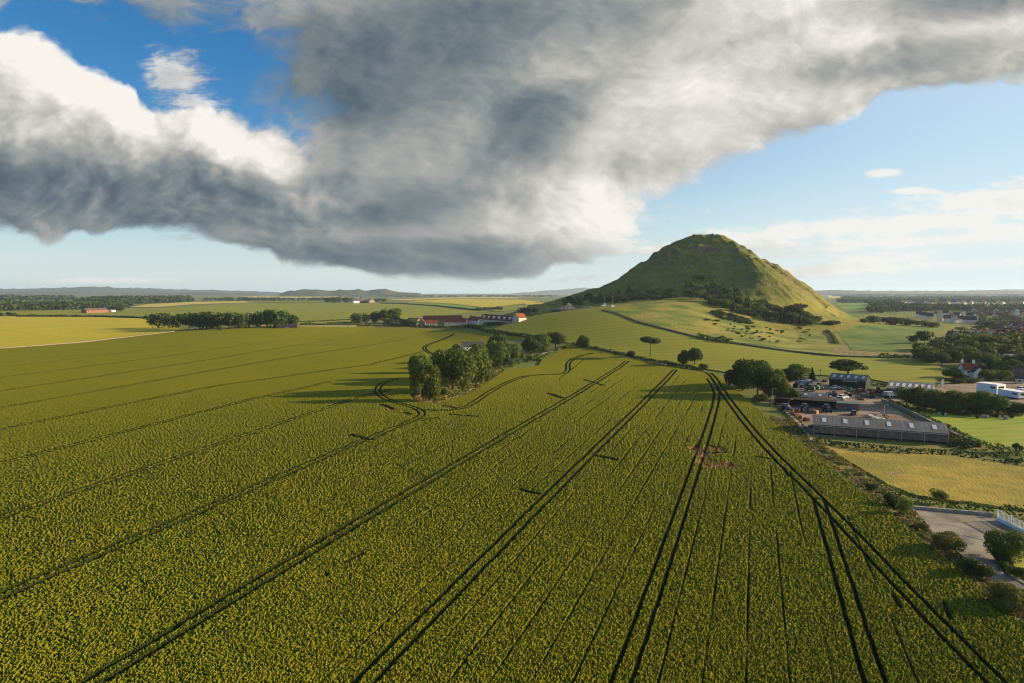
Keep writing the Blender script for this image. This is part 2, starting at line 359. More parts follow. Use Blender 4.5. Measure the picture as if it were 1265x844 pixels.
    wis = union(g, v, [(1085, 216, 26, 8, 4), (1180, 250, 120, 18, 6), (1255, 245, 80, 30, 10), (1075, 322, 70, 17, 8), (1130, 300, 260, 11, 4), (1250, 284, 60, 14, 0),
                       (1120, 238, 50, 6, 0), (140, 347, 120, 5, 0), (1250, 103, 40, 12, 0), (330, 292, 90, 9, 0), (700, 310, 140, 12, 4), (720, 285, 110, 24, 8), (1000, 335, 300, 9, 2), (230, 105, 60, 34, -30), (1010, 285, 220, 16, 5), (900, 305, 260, 9, 2), (1150, 275, 200, 18, 6)], 0.1)
    n2 = noise(g, vmap(g, warp(v, 14.0, (.05, .02, 0), 4.0), (1, 3.0, 1), 0, (3, 1, 0)), 12.0, 7, 0.64)
    d2 = mth(g, 'ADD', mth(g, 'MULTIPLY', wis, 0.7), mth(g, 'MULTIPLY', mth(g, 'SUBTRACT', n2, 0.47), 2.2))
    d2 = mth(g, 'MINIMUM', mth(g, 'MULTIPLY', d2, 0.55), 0.25)
    g.links.new(mth(g, 'MAXIMUM', mth(g, 'SMOOTH_MAX', db, dl, 0.15), mth(g, 'MAXIMUM', d2, dv)), go.inputs[0])
    g.links.new(mth(g, 'ADD', bil, mth(g, 'MULTIPLY', mth(g, 'SUBTRACT', n3, 0.5), 0.7)), go.inputs[1])
    def dens(off):
        gn = nt.nodes.new('ShaderNodeGroup'); gn.node_tree = g; nt.links.new(vadd(nt, p0, (*off, 0)), gn.inputs[0]); return gn.outputs
    o0 = dens((0, 0)); o1 = dens((0.014, 0.003)); o2 = dens((0.036, 0.032)); d0, d1, d2 = o0[0], o1[0], o2[0]
    alpha = smooth(nt, d0, 0.0, 0.34)
    relief = mth(nt, 'ADD', mth(nt, 'MULTIPLY', mth(nt, 'SUBTRACT', d0, d1), 0.28), mth(nt, 'MULTIPLY', mth(nt, 'SUBTRACT', d0, d2), 0.38))
    dark = union(nt, p0, [(435, 105, 210, 115, -15), (580, 45, 300, 64, 6), (60, 234, 420, 38, -4), (530, 318, 230, 26, -2), (1105, 80, 160, 22, 8), (200, 20, 200, 44, 0), (640, 165, 100, 50, 30), (1230, 0, 160, 30, 8), (450, 250, 190, 40, 0)], 0.25)
    bright = union(nt, p0, [(900, 120, 330, 80, 20), (720, 262, 120, 70, 14), (520, 185, 100, 70, 10), (1180, 60, 170, 30, 10), (60, 95, 240, 70, -10), (60, 120, 200, 60, -6), (300, 172, 170, 48, -14), (690, 75, 90, 45, 0), (1200, 300, 300, 60, 0), (600, 270, 90, 30, 0), (880, 40, 160, 40, 14), (430, 240, 60, 26, 0)], 0.25)
    b = mth(nt, 'ADD', 0.79, mth(nt, 'MULTIPLY', relief, 1.0))
    west = mth(nt, 'SUBTRACT', 1.0, smooth(nt, gu, -0.45, -0.12))
    b = mth(nt, 'SUBTRACT', b, mth(nt, 'MULTIPLY', west, 0.02))
    puff = mth(nt, 'ADD', mth(nt, 'MULTIPLY', o0[1], 0.45), mth(nt, 'MULTIPLY', mth(nt, 'SUBTRACT', o0[1], o1[1]), 0.45))
    b = mth(nt, 'ADD', b, mth(nt, 'MULTIPLY', puff, mth(nt, 'ADD', 0.12, mth(nt, 'MULTIPLY', west, 0.14))))
    b = mth(nt, 'SUBTRACT', b, mth(nt, 'MULTIPLY', smooth(nt, d0, 0.10, 1.0), 0.16))
    b = mth(nt, 'SUBTRACT', b, mth(nt, 'MULTIPLY', smooth(nt, dark, -0.5, 0.7), 0.32))
    b = mth(nt, 'ADD', b, mth(nt, 'MULTIPLY', smooth(nt, bright, -0.3, 0.8), 0.20))
    b = mth(nt, 'ADD', b, mth(nt, 'MULTIPLY', smooth(nt, gu, 0.0, 0.75), 0.10))
    cr = nt.nodes.new('ShaderNodeValToRGB'); e = cr.color_ramp.elements
    e[0].position = 0.0; e[0].color = (0.050, 0.080, 0.115, 1); e[1].position = 1.0; e[1].color = (0.93, 0.89, 0.83, 1)
    for pos, c in ((0.22, (0.095, 0.135, 0.17, 1)), (0.42, (0.20, 0.235, 0.25, 1)), (0.62, (0.38, 0.385, 0.365, 1)), (0.82, (0.65, 0.63, 0.58, 1))):
        x = e.new(pos); x.color = c
    nt.links.new(b, cr.inputs[0])
    SKYS, CLS = 0.068, 0.455
    bg1 = nt.nodes.new('ShaderNodeBackground'); hs = nd(nt, 'ShaderNodeHueSaturation', {}, Saturation=1.25); nt.links.new(sky.outputs[0], hs.inputs['Color']); nt.links.new(hs.outputs[0], bg1.inputs[0]); bg1.inputs[1].default_value = SKYS
    bg2 = nt.nodes.new('ShaderNodeBackground'); nt.links.new(cr.outputs[0], bg2.inputs[0]); bg2.inputs[1].default_value = CLS
    # thin milky air low down and towards the sun
    bg3 = nt.nodes.new('ShaderNodeBackground'); bg3.inputs[0].default_value = (0.70, 0.80, 0.82, 1); bg3.inputs[1].default_value = 0.48
    mx = nt.nodes.new('ShaderNodeMixShader')
    milk = mth(nt, 'MULTIPLY', mth(nt, 'SUBTRACT', 1.0, smooth(nt, gv, -0.03, 0.22)), 0.85); sunny = mth(nt, 'MULTIPLY', smooth(nt, gu, -0.35, 0.75), 0.60)
    nt.links.new(mth(nt, 'MAXIMUM', milk, mth(nt, 'ADD', mth(nt, 'MULTIPLY', milk, 0.6), sunny)), mx.inputs[0])
    nt.links.new(bg1.outputs[0], mx.inputs[1]); nt.links.new(bg3.outputs[0], mx.inputs[2])
    mx2 = nt.nodes.new('ShaderNodeMixShader')
    nt.links.new(mth(nt, 'MULTIPLY', alpha, smooth(nt, gv, -0.01, 0.03)), mx2.inputs[0])
    nt.links.new(mx.outputs[0], mx2.inputs[1]); nt.links.new(bg2.outputs[0], mx2.inputs[2])
    out = nt.nodes.new('ShaderNodeOutputWorld'); nt.links.new(mx2.outputs[0], out.inputs[0])
build_sky()

# ------------------------------------------------------------------ the ground sheet and the hill
def in_rect(x, y, m): return np.clip(np.minimum(np.minimum(x - 20, 500 - x), np.minimum(y - 600, 1160 - y)) / m, 0, 1)
def polar_grid(th0, th1, nth, rs):
    th = np.radians(np.linspace(th0, th1, nth)); rs = np.asarray(rs)
    R, TH = np.meshgrid(rs, th, indexing='ij')
    return R * np.sin(TH), R * np.cos(TH)
def grid_quads(nr, nc):
    i = np.arange(nr - 1)[:, None] * nc + np.arange(nc - 1)[None]
    return np.stack([i, i + 1, i + nc + 1, i + nc], -1).reshape(-1, 4)
rs = np.concatenate([[2], np.geomspace(12, 17500, 420)])
X, Y = polar_grid(-85, 85, 520, rs)
Z = T(X, Y) - 0.05 - 9.0 * in_rect(X, Y, 14) * (in_rect(X, Y, 14) > 0.5)
me = mesh_np('ground', np.stack([X, Y, Z], -1).reshape(-1, 3), grid_quads(*X.shape)[:, ::-1], smooth=True)
tag(link('ground', me, M['ground']), 'wide farmland ground running out to the far horizon', 'ground', kind='structure')

def hill_relief(X, Y):
    h = hill_z(X, Y); b = base_z(X, Y)
    r = np.hypot(X - HILL[0], Y - HILL[1])
    wgt = np.clip((h - b - 2) / 12, 0, 1)
    e = fbm(X / 26, Y / 26, 3, 5) - 0.5
    ph = np.arctan2(Y - HILL[1], X - HILL[0])
    gul = fbm(ph * 9 + r / 90, r / 120, 9, 4) - 0.5
    ledge = np.abs(((h + 9 * fbm(X / 40, Y / 40, 5, 3)) / 9.0) % 1 - 0.5) - 0.25
    rock = np.clip(fbm(X / 11, Y / 11, 21, 4) - 0.53, 0, 1) * np.clip((h - 40) / 45, 0, 1)
    return wgt * np.clip(r / 45, 0.25, 1) * (7.5 * e + 8.0 * gul * np.clip(r / 60, 0, 1) + 2.6 * ledge * np.clip(r / 25, 0, 1) + 15 * rock) + 0.5 * (fbm(X / 5, Y / 5, 8, 3) - 0.5) + wgt * 1.6 * (fbm(X / 9, Y / 4.5, 18, 4) - 0.5)
hx = np.arange(22, 498.1, 1.6); hy = np.arange(602, 1158.1, 1.6)
X, Y = np.meshgrid(hx, hy)
Z = T(X, Y) + hill_relief(X, Y) + 0.15 - 1.5 * (1 - in_rect(X, Y, 8))
me = mesh_np('hill', np.stack([X, Y, Z], -1).reshape(-1, 3), grid_quads(*X.shape), smooth=True)
def hill_mat():
    m, nt = new_mat('hill_turf')
    g = nd(nt, 'ShaderNodeNewGeometry'); pos = g.outputs['Position']
    n1 = noise(nt, pos, 0.022, 7, 0.65); n2 = noise(nt, pos, 0.18, 5); n3 = noise(nt, pos, 0.9, 4)
    col = mixc(nt, smooth(nt, n1, 0.38, 0.6), (0.105, 0.135, 0.020), (0.20, 0.195, 0.035))
    col = mixc(nt, mth(nt, 'MULTIPLY', smooth(nt, n2, 0.5, 0.66), 0.6), col, (0.17, 0.125, 0.045))
    col = mixc(nt, mth(nt, 'MULTIPLY', smooth(nt, n3, 0.48, 0.64), 0.75), col, (0.042, 0.062, 0.012))
    sp = nd(nt, 'ShaderNodeSeparateXYZ'); nt.links.new(g.outputs['Position'], sp.inputs[0])
    # drier and browner on the sunny right flank, greener below the wood on the left
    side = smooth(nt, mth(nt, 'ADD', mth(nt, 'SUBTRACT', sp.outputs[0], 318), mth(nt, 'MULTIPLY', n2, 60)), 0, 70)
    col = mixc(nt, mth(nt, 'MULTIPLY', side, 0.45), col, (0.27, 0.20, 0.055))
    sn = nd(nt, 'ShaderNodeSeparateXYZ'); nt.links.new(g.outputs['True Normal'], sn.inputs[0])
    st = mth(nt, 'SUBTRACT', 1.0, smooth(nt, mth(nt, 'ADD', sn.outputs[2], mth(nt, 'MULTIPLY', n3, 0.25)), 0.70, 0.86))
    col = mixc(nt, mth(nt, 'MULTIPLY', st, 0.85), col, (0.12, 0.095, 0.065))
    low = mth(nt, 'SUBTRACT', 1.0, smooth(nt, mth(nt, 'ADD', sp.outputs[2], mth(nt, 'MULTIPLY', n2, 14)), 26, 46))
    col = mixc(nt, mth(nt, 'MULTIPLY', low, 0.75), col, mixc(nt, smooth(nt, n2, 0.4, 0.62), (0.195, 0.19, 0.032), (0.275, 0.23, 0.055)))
    finish(nt, col, 0.95, 0.05, (noise(nt, pos, 0.55, 7), 1.0, 1.6))
    return m
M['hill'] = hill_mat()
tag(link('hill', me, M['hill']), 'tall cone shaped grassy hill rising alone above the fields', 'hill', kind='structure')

# ------------------------------------------------------------------ field sheets
def pip(x, y, poly):
    inside = np.zeros(x.shape, bool); n = len(poly)
    for i in range(n):
        x0, y0 = poly[i]; x1, y1 = poly[(i + 1) % n]
        if y0 == y1: continue
        c = ((y0 > y) != (y1 > y)) & (x < (x1 - x0) * (y - y0) / (y1 - y0) + x0)
        inside ^= c
    return inside
def drape(name, px, mat, off=0.3, dr=0.03, label=None, cat=None, kind='structure', world=False, surf=None, skirt=True):
    poly = px if world else hits(px)
    P = np.array(poly); r = np.hypot(P[:, 0], P[:, 1]); th = np.arctan2(P[:, 0], P[:, 1])
    # densify the outline
    out = []
    for i in range(len(P)):
        a = P[i]; b = P[(i + 1) % len(P)]; L = np.hypot(*(b - a)); step = max(0.8, dr * min(np.hypot(*a), np.hypot(*b)))
        k = max(1, int(L / step))
        for j in range(k): out.append(a + (b - a) * j / k)
    out = np.array(out)
    lr = np.arange(math.log(r.min()), math.log(r.max()), dr); tt = np.arange(th.min(), th.max(), dr)
    LR, TT = np.meshgrid(lr, tt); gx = (np.exp(LR) * np.sin(TT)).ravel(); gy = (np.exp(LR) * np.cos(TT)).ravel()
    keep = pip(gx, gy, P)
    # keep interior points off the outline
    if keep.any():
        G = np.stack([gx[keep], gy[keep]], -1)
        ok = np.ones(len(G), bool)
        for q in out: ok &= np.hypot(G[:, 0] - q[0], G[:, 1] - q[1]) > 0.25 * dr * np.hypot(*q)
        G = G[ok]
    else: G = np.zeros((0, 2))
    nb = len(out); pts = np.vstack([out, G])
    c0 = pts.mean(0)
    vs, es, fs, *_ = geometry.delaunay_2d_cdt([Vector((float(a - c0[0]), float(b - c0[1]))) for a, b in pts], [(i, (i + 1) % nb) for i in range(nb)], [], 1, 1e-5)
    V = np.array([(v.x + c0[0], v.y + c0[1]) for v in vs])
    z = T(V[:, 0], V[:, 1]) + off
    if surf is not None: z = z + surf(V[:, 0], V[:, 1])
    me = bpy.data.meshes.new(name)
    me.from_pydata([(float(a), float(b), float(c)) for (a, b), c in zip(V, z)], [], [tuple(f) for f in fs]); me.update()
    if len(me.polygons) and sum(p.normal.z for p in me.polygons) < 0: me.flip_normals()
    o = link(name, me, mat)
    return tag(o, label, cat, None, kind)

# tramlines and drill lines of the big wheat field (pixel pairs measured along their centres)
TR = {k: hits(v) for k, v in {
    'I': [(0, 455), (237, 426)], 'H': [(-60, 477), (0, 468), (263, 433), (400, 415)], 'G': [(-60, 495), (0, 485), (263, 445), (410, 421)], 'FF': [(-60, 518), (0, 506), (263, 459), (421, 433), (500, 420)],
    'E': [(-60, 549), (0, 533), (263, 479), (457, 452), (520, 436)], 'D': [(-60, 593), (0, 576), (315, 494), (405, 474)], 'CC': [(-80, 671), (0, 643), (436, 495), (480, 484)],
    'B': [(-80, 780), (0, 742), (250, 634), (440, 550), (512, 521), (523, 514), (516, 507), (494, 501), (473, 494), (464, 485), (470, 476), (490, 470)],
    'B2': [(516, 508), (540, 510), (566, 508), (582, 502), (610, 482), (642, 467), (670, 464.5), (696, 464), (702, 459), (700, 450), (712, 442), (730, 438)],
    'B3': [(560, 414), (535, 424), (522, 430), (527, 436), (540, 441)],
    'A': [(60, 886), (135, 838), (440, 651), (640, 531), (774, 448)], 'P2': [(400, 905), (461.5, 838.6), (833, 459)], 'P': [(740, 905), (775.6, 838.8), (886.5, 496), (884, 482), (876, 470)],
    'Q': [(1100, 905), (1076, 839), (1011, 622)], 'HD': [(1290, 905), (1214, 839), (1011, 619.5), (949, 559.7), (900, 498), (879.5, 464), (868, 460), (838, 456), (800, 450)],
}.items()}
def chaikin(p, n=2):
    for _ in range(n):
        q = [p[0]]
        for a, b in zip(p[:-1], p[1:]): q += [a * .75 + b * .25, a * .25 + b * .75]
        p = q + [p[-1]]
    return p
TRS = {k: (chaikin(v, 3) if k in ('B', 'B2', 'B3', 'HD', 'P') else v) for k, v in TR.items()}
def lerp2(a, b, t): return a + (b - a) * t
DRILL = []
def ext(pts):
    a, b = np.array(pts[0]), np.array(pts[-1]); return a, b
def strt(k, i, j): return np.array(TR[k][i]), np.array(TR[k][j])
pairs = [(strt('A', 0, 4), strt('P2', 0, 2)), (strt('P2', 0, 2), strt('P', 0, 2)), (strt('P', 0, 2), strt('Q', 0, 2)), (strt('B', 0, 4), strt('A', 0, 3))]
for (a0, a1), (b0, b1) in pairs:
    da = (a1 - a0) / np.linalg.norm(a1 - a0)
    for k in range(1, 6):
        s = lerp2(a0, b0, k / 6); e = lerp2(a1, b1, k / 6); DRILL.append((s, e))
qa0, qa1 = strt('Q', 0, 2); qd = (qa1 - qa0) / np.linalg.norm(qa1 - qa0)
DRILL.append((qa0 + np.array([4, 0]), qa0 + np.array([4, 0]) + qd * 60))
SMUDGE = [(hit(*a)[:2], hit(*b)[:2], w) for a, b, w in [((433, 540), (458, 546), 0.9), ((643, 609), (664, 614), 0.6), ((735, 566), (760, 571), 0.6), ((677, 488), (694, 494), 1.0),
          ((722, 471), (745, 478), 0.7), ((934, 567), (953, 571), 0.45), ((470, 502), (484, 507), 0.8), ((500, 512), (507, 514), 0.9), ((547, 503), (561, 506), 0.7), 
          ((855, 559), (862, 551), 0.5), ((878, 554), (890, 556), 0.55), ((880, 563), (886, 562), 0.7), ((893, 562), (896, 563), 0.35), ((425, 700), (447, 690), 0.35), ((402, 714), (404, 716), 0.3), ((967, 580), (973, 592), 0.3),
          ((1103, 741), (1112, 756), 0.3), ((1166, 752), (1174, 772), 0.3), ((690, 470), (720, 446), 0.2), ((555, 514), (590, 517), 0.5), ((520, 522), (540, 518), 0.4)]]
SOILC = [(hit(*c)[:2], r) for c, r in [((858, 557), 3.0), ((884, 558), 4.0), ((876, 566), 3.6), ((888, 576), 5.5), ((868, 562), 3.0), ((480, 508), 2.5)]]
TRACK_IDX = [7, 9]
def seg_dist(x, y, a, b):
    dx, dy = b[0] - a[0], b[1] - a[1]; L2 = dx * dx + dy * dy + 1e-9
    t = np.clip(((x - a[0]) * dx + (y - a[1]) * dy) / L2, 0, 1)
    return np.hypot(x - a[0] - t * dx, y - a[1] - t * dy)
def relief_field(name, poly, mat, h, amp, th, dth, rsteps, hole=None, tram=False, skirt=0.0, label=None, cat=None, grain=1.0, kind='stuff'):
    poly = np.array(poly)
    rs = [rsteps[0]]
    while rs[-1] < rsteps[1]: rs.append(rs[-1] + rsteps[2](rs[-1]))
    nth = int((th[1] - th[0]) / dth) + 1
    X, Y = polar_grid(th[0], th[1], nth, rs)
    jr = np.random.default_rng(5)
    R = np.hypot(X, Y)
    dR = np.array([rsteps[2](r) for r in rs])[:, None]
    keep = pip(X, Y, poly)
    if hole is not None: keep &= ~pip(X, Y, np.array(hole))
    nr, nc = X.shape
    q = grid_quads(nr, nc)[:, ::-1]
    kf = keep.ravel()[q].all(1); q = q[kf]
    used = np.zeros(nr * nc, bool); used[q.ravel()] = True
    idx = np.cumsum(used) - 1
    q = idx[q]; x = X.ravel()[used]; y = Y.ravel()[used]; r = R.ravel()[used]
    dr = np.broadcast_to(dR, X.shape).ravel()[used]
    # jitter the grid so no rows of the mesh show
    x = x + (jr.random(len(x)) - 0.5) * np.minimum(0.6 * r * math.radians(dth), 0.4); y = y + (jr.random(len(x)) - 0.5) * 0.6 * np.minimum(dr, 1.5)
    z = T(x, y)
    fast = (vnoise(x / 0.30 * grain, y / 0.30 * grain, 31) - 0.5) * 0.35 + (vnoise(x / 0.8 * grain, y / 0.8 * grain, 32) - 0.5) * 0.25 + (jr.random(len(x)) - 0.5) * 1.7
    clump = fast + (fbm(x / 7, y / 7, 33, 3) - 0.5) * 0.9
    stem = np.clip(0.52 - 0.75 * fast, 0, 1) * np.clip(1.45 - r / 240, 0.08, 1.1)  # dark stems plus painted shade of the crop gaps, weaker with distance
    thin = np.clip(fbm(x / 22, y / 55, 44, 4) * 4 - 2.35, 0, 1) * np.clip(fbm(x / 2.5, y / 2.5, 45, 3) * 2 - 0.5, 0, 1)
    hh = h * (1 - 0.28 * thin) + amp * clump * np.clip(1.5 - r / 260, 0.25, 1.3)
    soil = np.zeros(len(x)); track_shade = np.zeros(len(x)); dry = np.zeros(len(x))
    if tram:
        track = np.zeros(len(x))
        sg = lambda d, w: np.clip(1.25 - d / w, 0, 1)
        for k, pts in TRS.items():
            best = np.full(len(x), 99.0)
            for a, b in zip(pts[:-1], pts[1:]):
                sel = (x > min(a[0], b[0]) - 3) & (x < max(a[0], b[0]) + 3) & (y > min(a[1], b[1]) - 3) & (y < max(a[1], b[1]) + 3)
                if sel.any(): best[sel] = np.minimum(best[sel], seg_dist(x[sel], y[sel], a, b))
            wob = 0.12 * (vnoise(x / 3, y / 3, 77) - 0.5)
            w = (0.15 + 0.00072 * r) * (1 + (0.8 if k in ('A', 'B', 'CC') else 0.4 if k in ('D', 'E', 'P2') else 0.0) * np.clip(1.9 - r / 115, 0, 1))
            faint = {'I': .45, 'H': .5, 'G': .6, 'FF': .7, 'E': .85, 'D': .95}.get(k, 1.0)
            if k in ('I', 'H', 'G', 'FF', 'E', 'D'): faint = faint * np.clip(2.1 - r / 330, 0.35, 1) * (0.65 + 0.5 * fbm(x / 12, y / 12, 71, 2))
            track = np.maximum(track, faint * sg(np.abs(best - 0.95 + wob), w))
            track_shade = np.maximum(track_shade, faint * sg(np.abs(best - 0.95 + wob), w * 1.12 + 0.03 + (0.09 if k in ('A', 'B', 'CC') else 0.0) * np.clip(1.9 - r / 115, 0, 1)))
        for a, b in DRILL:
            sel = (x > min(a[0], b[0]) - 2) & (x < max(a[0], b[0]) + 2) & (y > min(a[1], b[1]) - 2) & (y < max(a[1], b[1]) + 2)
            d = seg_dist(x[sel], y[sel], a, b)
            vis = np.clip(fbm(x[sel] / 14, y[sel] / 14, int(abs(a[0]) * 10) % 97, 2) * 2.6 - 0.75, 0, 1) * np.clip(1.3 - r[sel] / 420, 0, 1)
            track[sel] = np.maximum(track[sel], 0.6 * vis * sg(d, 0.10 + 0.0003 * r[sel]))
        for a, b, w in SMUDGE:
            sel = np.hypot(x - (a[0] + b[0]) / 2, y - (a[1] + b[1]) / 2) < np.hypot(*(b - a)) + 4
            d = seg_dist(x[sel], y[sel], a, b) + 1.0 * (fbm(x[sel] / 1.6, y[sel] / 1.6, 55, 3) - 0.5) * w
            track[sel] = np.maximum(track[sel], 0.75 * np.clip(1.4 - d / w, 0, 1) * np.clip(0.35 + 1.1 * fbm(x[sel] / 0.9, y[sel] / 0.9, 58, 2), 0, 1))
        for c, rad in SOILC:
            d = np.hypot(x - c[0], y - c[1])
            dry = np.maximum(dry, np.clip(1.4 - d / rad, 0, 1) * np.clip(fbm(x / 1.5, y / 1.5, 91, 4) * 3.2 - 0.95, 0, 1))
        hh = hh * (1 - track) + 0.22 * track
        hh = hh - 0.35 * dry * (dry > 0.5)
        soil = np.maximum(track, track_shade)  # track floor and smudges, plus trench wall shade painted as dark colour
    # let the outline drop to the ground
    cnt = np.bincount(q.ravel(), minlength=len(x)); edge = cnt < 4
    hh = np.where(edge, 0.0 if h > 0.3 else 0.02, np.maximum(hh, 0.02))
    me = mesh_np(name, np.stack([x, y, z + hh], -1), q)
    for nm, arr in (('soil', soil), ('dry', dry), ('stem', stem)):  # soil and stem also carry the painted track and gap shade
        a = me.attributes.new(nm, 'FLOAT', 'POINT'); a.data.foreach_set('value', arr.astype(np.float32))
    return tag(link(name, me, mat), label, cat, None, kind)
def crop_mat():
    m, nt = new_mat('wheat_crop')
    pos = nd(nt, 'ShaderNodeNewGeometry').outputs['Position']
    col = mixc(nt, smooth(nt, noise(nt, pos, 3.0, 4), 0.35, 0.65), (0.218, 0.200, 0.012), (0.170, 0.172, 0.010))
    col = mixc(nt, mth(nt, 'MULTIPLY', smooth(nt, noise(nt, pos, 0.035, 4), 0.42, 0.62), 0.5), col, (0.155, 0.170, 0.012))
    col = mixc(nt, smooth(nt, noise(nt, pos, 14.0, 2), 0.60, 0.78), col, (0.24, 0.215, 0.025))
    at0 = nd(nt, 'ShaderNodeAttribute', {'attribute_name': 'stem'}); col = mixc(nt, at0.outputs['Fac'], col, (0.046, 0.060, 0.008))  # low crop darkened: stem colour with the shade between plants painted in
    at = nd(nt, 'ShaderNodeAttribute', {'attribute_name': 'soil'}); col = mixc(nt, mth(nt, 'MULTIPLY', smooth(nt, at.outputs["Fac"], 0.03, 0.35), 0.93), col, (0.020, 0.027, 0.006))  # wheel tracks: soil and stalks, with the trench shade put into the colour
    at2 = nd(nt, 'ShaderNodeAttribute', {'attribute_name': 'dry'}); col = mixc(nt, mth(nt, 'MULTIPLY', smooth(nt, at2.outputs['Fac'], 0.25, 0.8), 0.85), col, (0.23, 0.12, 0.055))
    finish(nt, col, 1.0, 0.02, None, 0.12)
    return m
M['crop'] = crop_mat()
CROP = hits([(-320, 455), (-120, 441), (0, 431.5), (100, 424), (215, 410.5), (300, 405.5), (440, 404.5), (520, 406.5), (600, 412), (650, 417.5), (690, 421.5), (707, 427), (760, 438.5), (810, 450), (868, 459), (888, 464),
      (950, 517), (1000, 557), (1046, 594), (1086, 623), (1123, 657), (1172, 697), (1222, 740), (1265, 775)])
CROP += [np.array([44.0, 20.0]), np.array([-70.0, 20.0]), np.array([-900.0, 300.0])]
ISLAND = hits([(511, 495.5), (537, 500), (580, 487), (622, 459), (664, 452.5), (671, 440), (703, 427.5), (690, 421), (650, 416.5), (600, 424), (562, 431), (545, 445), (512, 468), (506, 484)])
QUICK = globals().get('QUICK', False)
stepf = lambda r: (max(0.125, min(0.6 * r * r / 26000, 1.0)) if r < 520 else 2.2) * (2 if QUICK else 1)
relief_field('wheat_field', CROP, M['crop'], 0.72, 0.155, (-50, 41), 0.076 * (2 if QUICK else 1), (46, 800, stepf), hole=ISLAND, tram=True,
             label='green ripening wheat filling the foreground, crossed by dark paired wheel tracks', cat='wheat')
st2 = lambda r: max(0.3, r * r / 26000 * 0.8)
relief_field('meadow_grass', hits([(1006, 548), (1060, 559), (1172, 562), (1265, 577), (1420, 592), (1420, 665), (1275, 634), (1225, 628), (1130, 615), (1098, 603), (1052, 576)]), M['meadow'], 0.35, 0.035, (15, 46), 0.1, (80, 200, st2),
             label='tall dry yellow grass of the meadow below the long shed', cat='grass', grain=1.0)
drape('upper_field', [(600, 411), (650, 416), (690, 420), (707, 426), (760, 436), (810, 447), (868, 456), (905, 462), (960, 466), (1010, 464), (1070, 468), (1100, 474), (1150, 476), (1168, 466), (1158, 446), (1136, 444),
      (1110, 443), (1040, 441), (960, 432), (900, 423), (845, 412), (790, 398), (742, 384), (712, 385), (680, 388), (650, 393), (622, 402)], M['upper'], 0.35, 0.012,
      'sloping green crop field beyond the hedge, ruled with fine parallel lines', 'field', 'structure')
# ------------------------------------------------------------------ more field sheets, near and far
def D(*a, **k): return drape(*a, **k)
D('golden_field', [(-320, 453), (-120, 440), (0, 430.5), (100, 423), (215, 409.5), (225, 405.5), (190, 402), (186, 393.5), (120, 391.5), (40, 391), (-60, 391), (-320, 394)], M['gold'], 0.4, 0.03,
  'golden yellow ripe crop field at the left beyond the green wheat', 'field')
D('far_green_field', [(-320, 393), (-60, 390), (40, 390), (120, 390.5), (186, 392.5), (200, 400), (380, 402), (440, 398), (545, 391), (600, 385), (560, 378), (500, 375.5), (400, 374.5), (290, 375), (200, 380.5), (20, 384.5), (-320, 388)], M['farcrop'], 0.4, 0.03,
  'wide pale green crop field behind the long row of dark trees', 'field')
D('bright_green_field', [(478, 374.5), (540, 375.5), (580, 378.5), (594, 384), (572, 382), (540, 378.5), (505, 376), (470, 375)], M['brightcrop'], 0.8, 0.03, 'narrow vivid green strip of field behind the red roofed farm', 'field')
D('yellow_field', [(500, 372.5), (560, 369.5), (640, 370.5), (668, 373), (640, 376), (612, 379.5), (596, 380), (560, 375.5), (520, 373.5)], M['gold'], 0.8, 0.03, 'bright yellow crop field above the red roofed farm', 'field')
D('pale_field', [(160, 380), (182, 376.2), (230, 373.5), (290, 372.5), (340, 373.5), (290, 374.5), (235, 376.5), (200, 379.5)], M['palegold'], 0.8, 0.03, 'pale straw coloured field strip by the far left wood', 'field')
D('pale_field', [(478, 370.5), (560, 367.6), (640, 367.5), (640, 369), (560, 369), (500, 371.5)], M['palegold'], 1.2, 0.03, 'thin pale straw field strip on the horizon behind the yellow field', 'field')
D('pale_field', [(300, 373.6), (340, 372), (395, 372.6), (395, 374), (330, 374)], M['farcrop'], 1.2, 0.03, 'thin pale green field strip left of the distant dark farm', 'field')
D('grass_field', [(590, 404), (640, 392), (680, 386), (712, 383), (735, 381), (700, 380), (665, 389), (640, 390), (590, 400)], M['upper'], 0.3, 0.015, 'small green field corner beside the red roofed farm', 'field')
D('roadside_verge', [(300, 404.5), (440, 403), (520, 405), (560, 406), (600, 410.5), (560, 403.5), (500, 401.5), (440, 400), (370, 401.8), (300, 402.5)], M['meadow'], 0.25, 0.02, 'dry grass verge between the wheat and the farm hedge', 'verge')
# right hand plain
D('marsh_field', [(1036, 412), (1060, 402.5), (1100, 401.5), (1166, 402), (1168, 408), (1135, 416), (1140, 426), (1120, 434), (1085, 435.5), (1050, 432), (1048, 426)], M['marsh'], 0.3, 0.02, 'rounded patch of deep green marshy grass at the right foot of the hill', 'field')
D('rough_pasture', [(1000, 408), (1040, 403), (1090, 400), (1060, 396), (1040, 394), (1150, 392), (1170, 402), (1230, 407), (1225, 412), (1180, 415), (1165, 424), (1140, 445), (1110, 442), (1050, 440), (1000, 434), (985, 420)], M['knoll'], 0.12, 0.02,
  'rough straw coloured pasture around the marshy green field', 'pasture')
D('knoll_pasture', [(746, 382.5), (775, 377), (800, 374), (850, 372), (880, 382), (910, 393), (950, 405), (1000, 413), (1020, 430), (1040, 440), (960, 431), (900, 422), (870, 418), (845, 411.5), (790, 397.5)], M['knoll'], 0.3, 0.012, 'sunny straw coloured rough pasture on the knoll before the hill', 'pasture')
D('dry_grass_field', [(980, 440), (1010, 431), (1045, 428), (1052, 434), (1086, 437), (1125, 436), (1135, 440), (1110, 441.5), (1040, 439.5)], M['rough'], 0.25, 0.015, 'thin dry straw strip along the hedge below the marshy field', 'field')
D('strip_field', [(1032, 375), (1072, 375), (1074, 377.4), (1034, 377.4)], M['brightcrop'], 0.6, 0.03, 'upper bright green crop strip right of the hill', 'field')
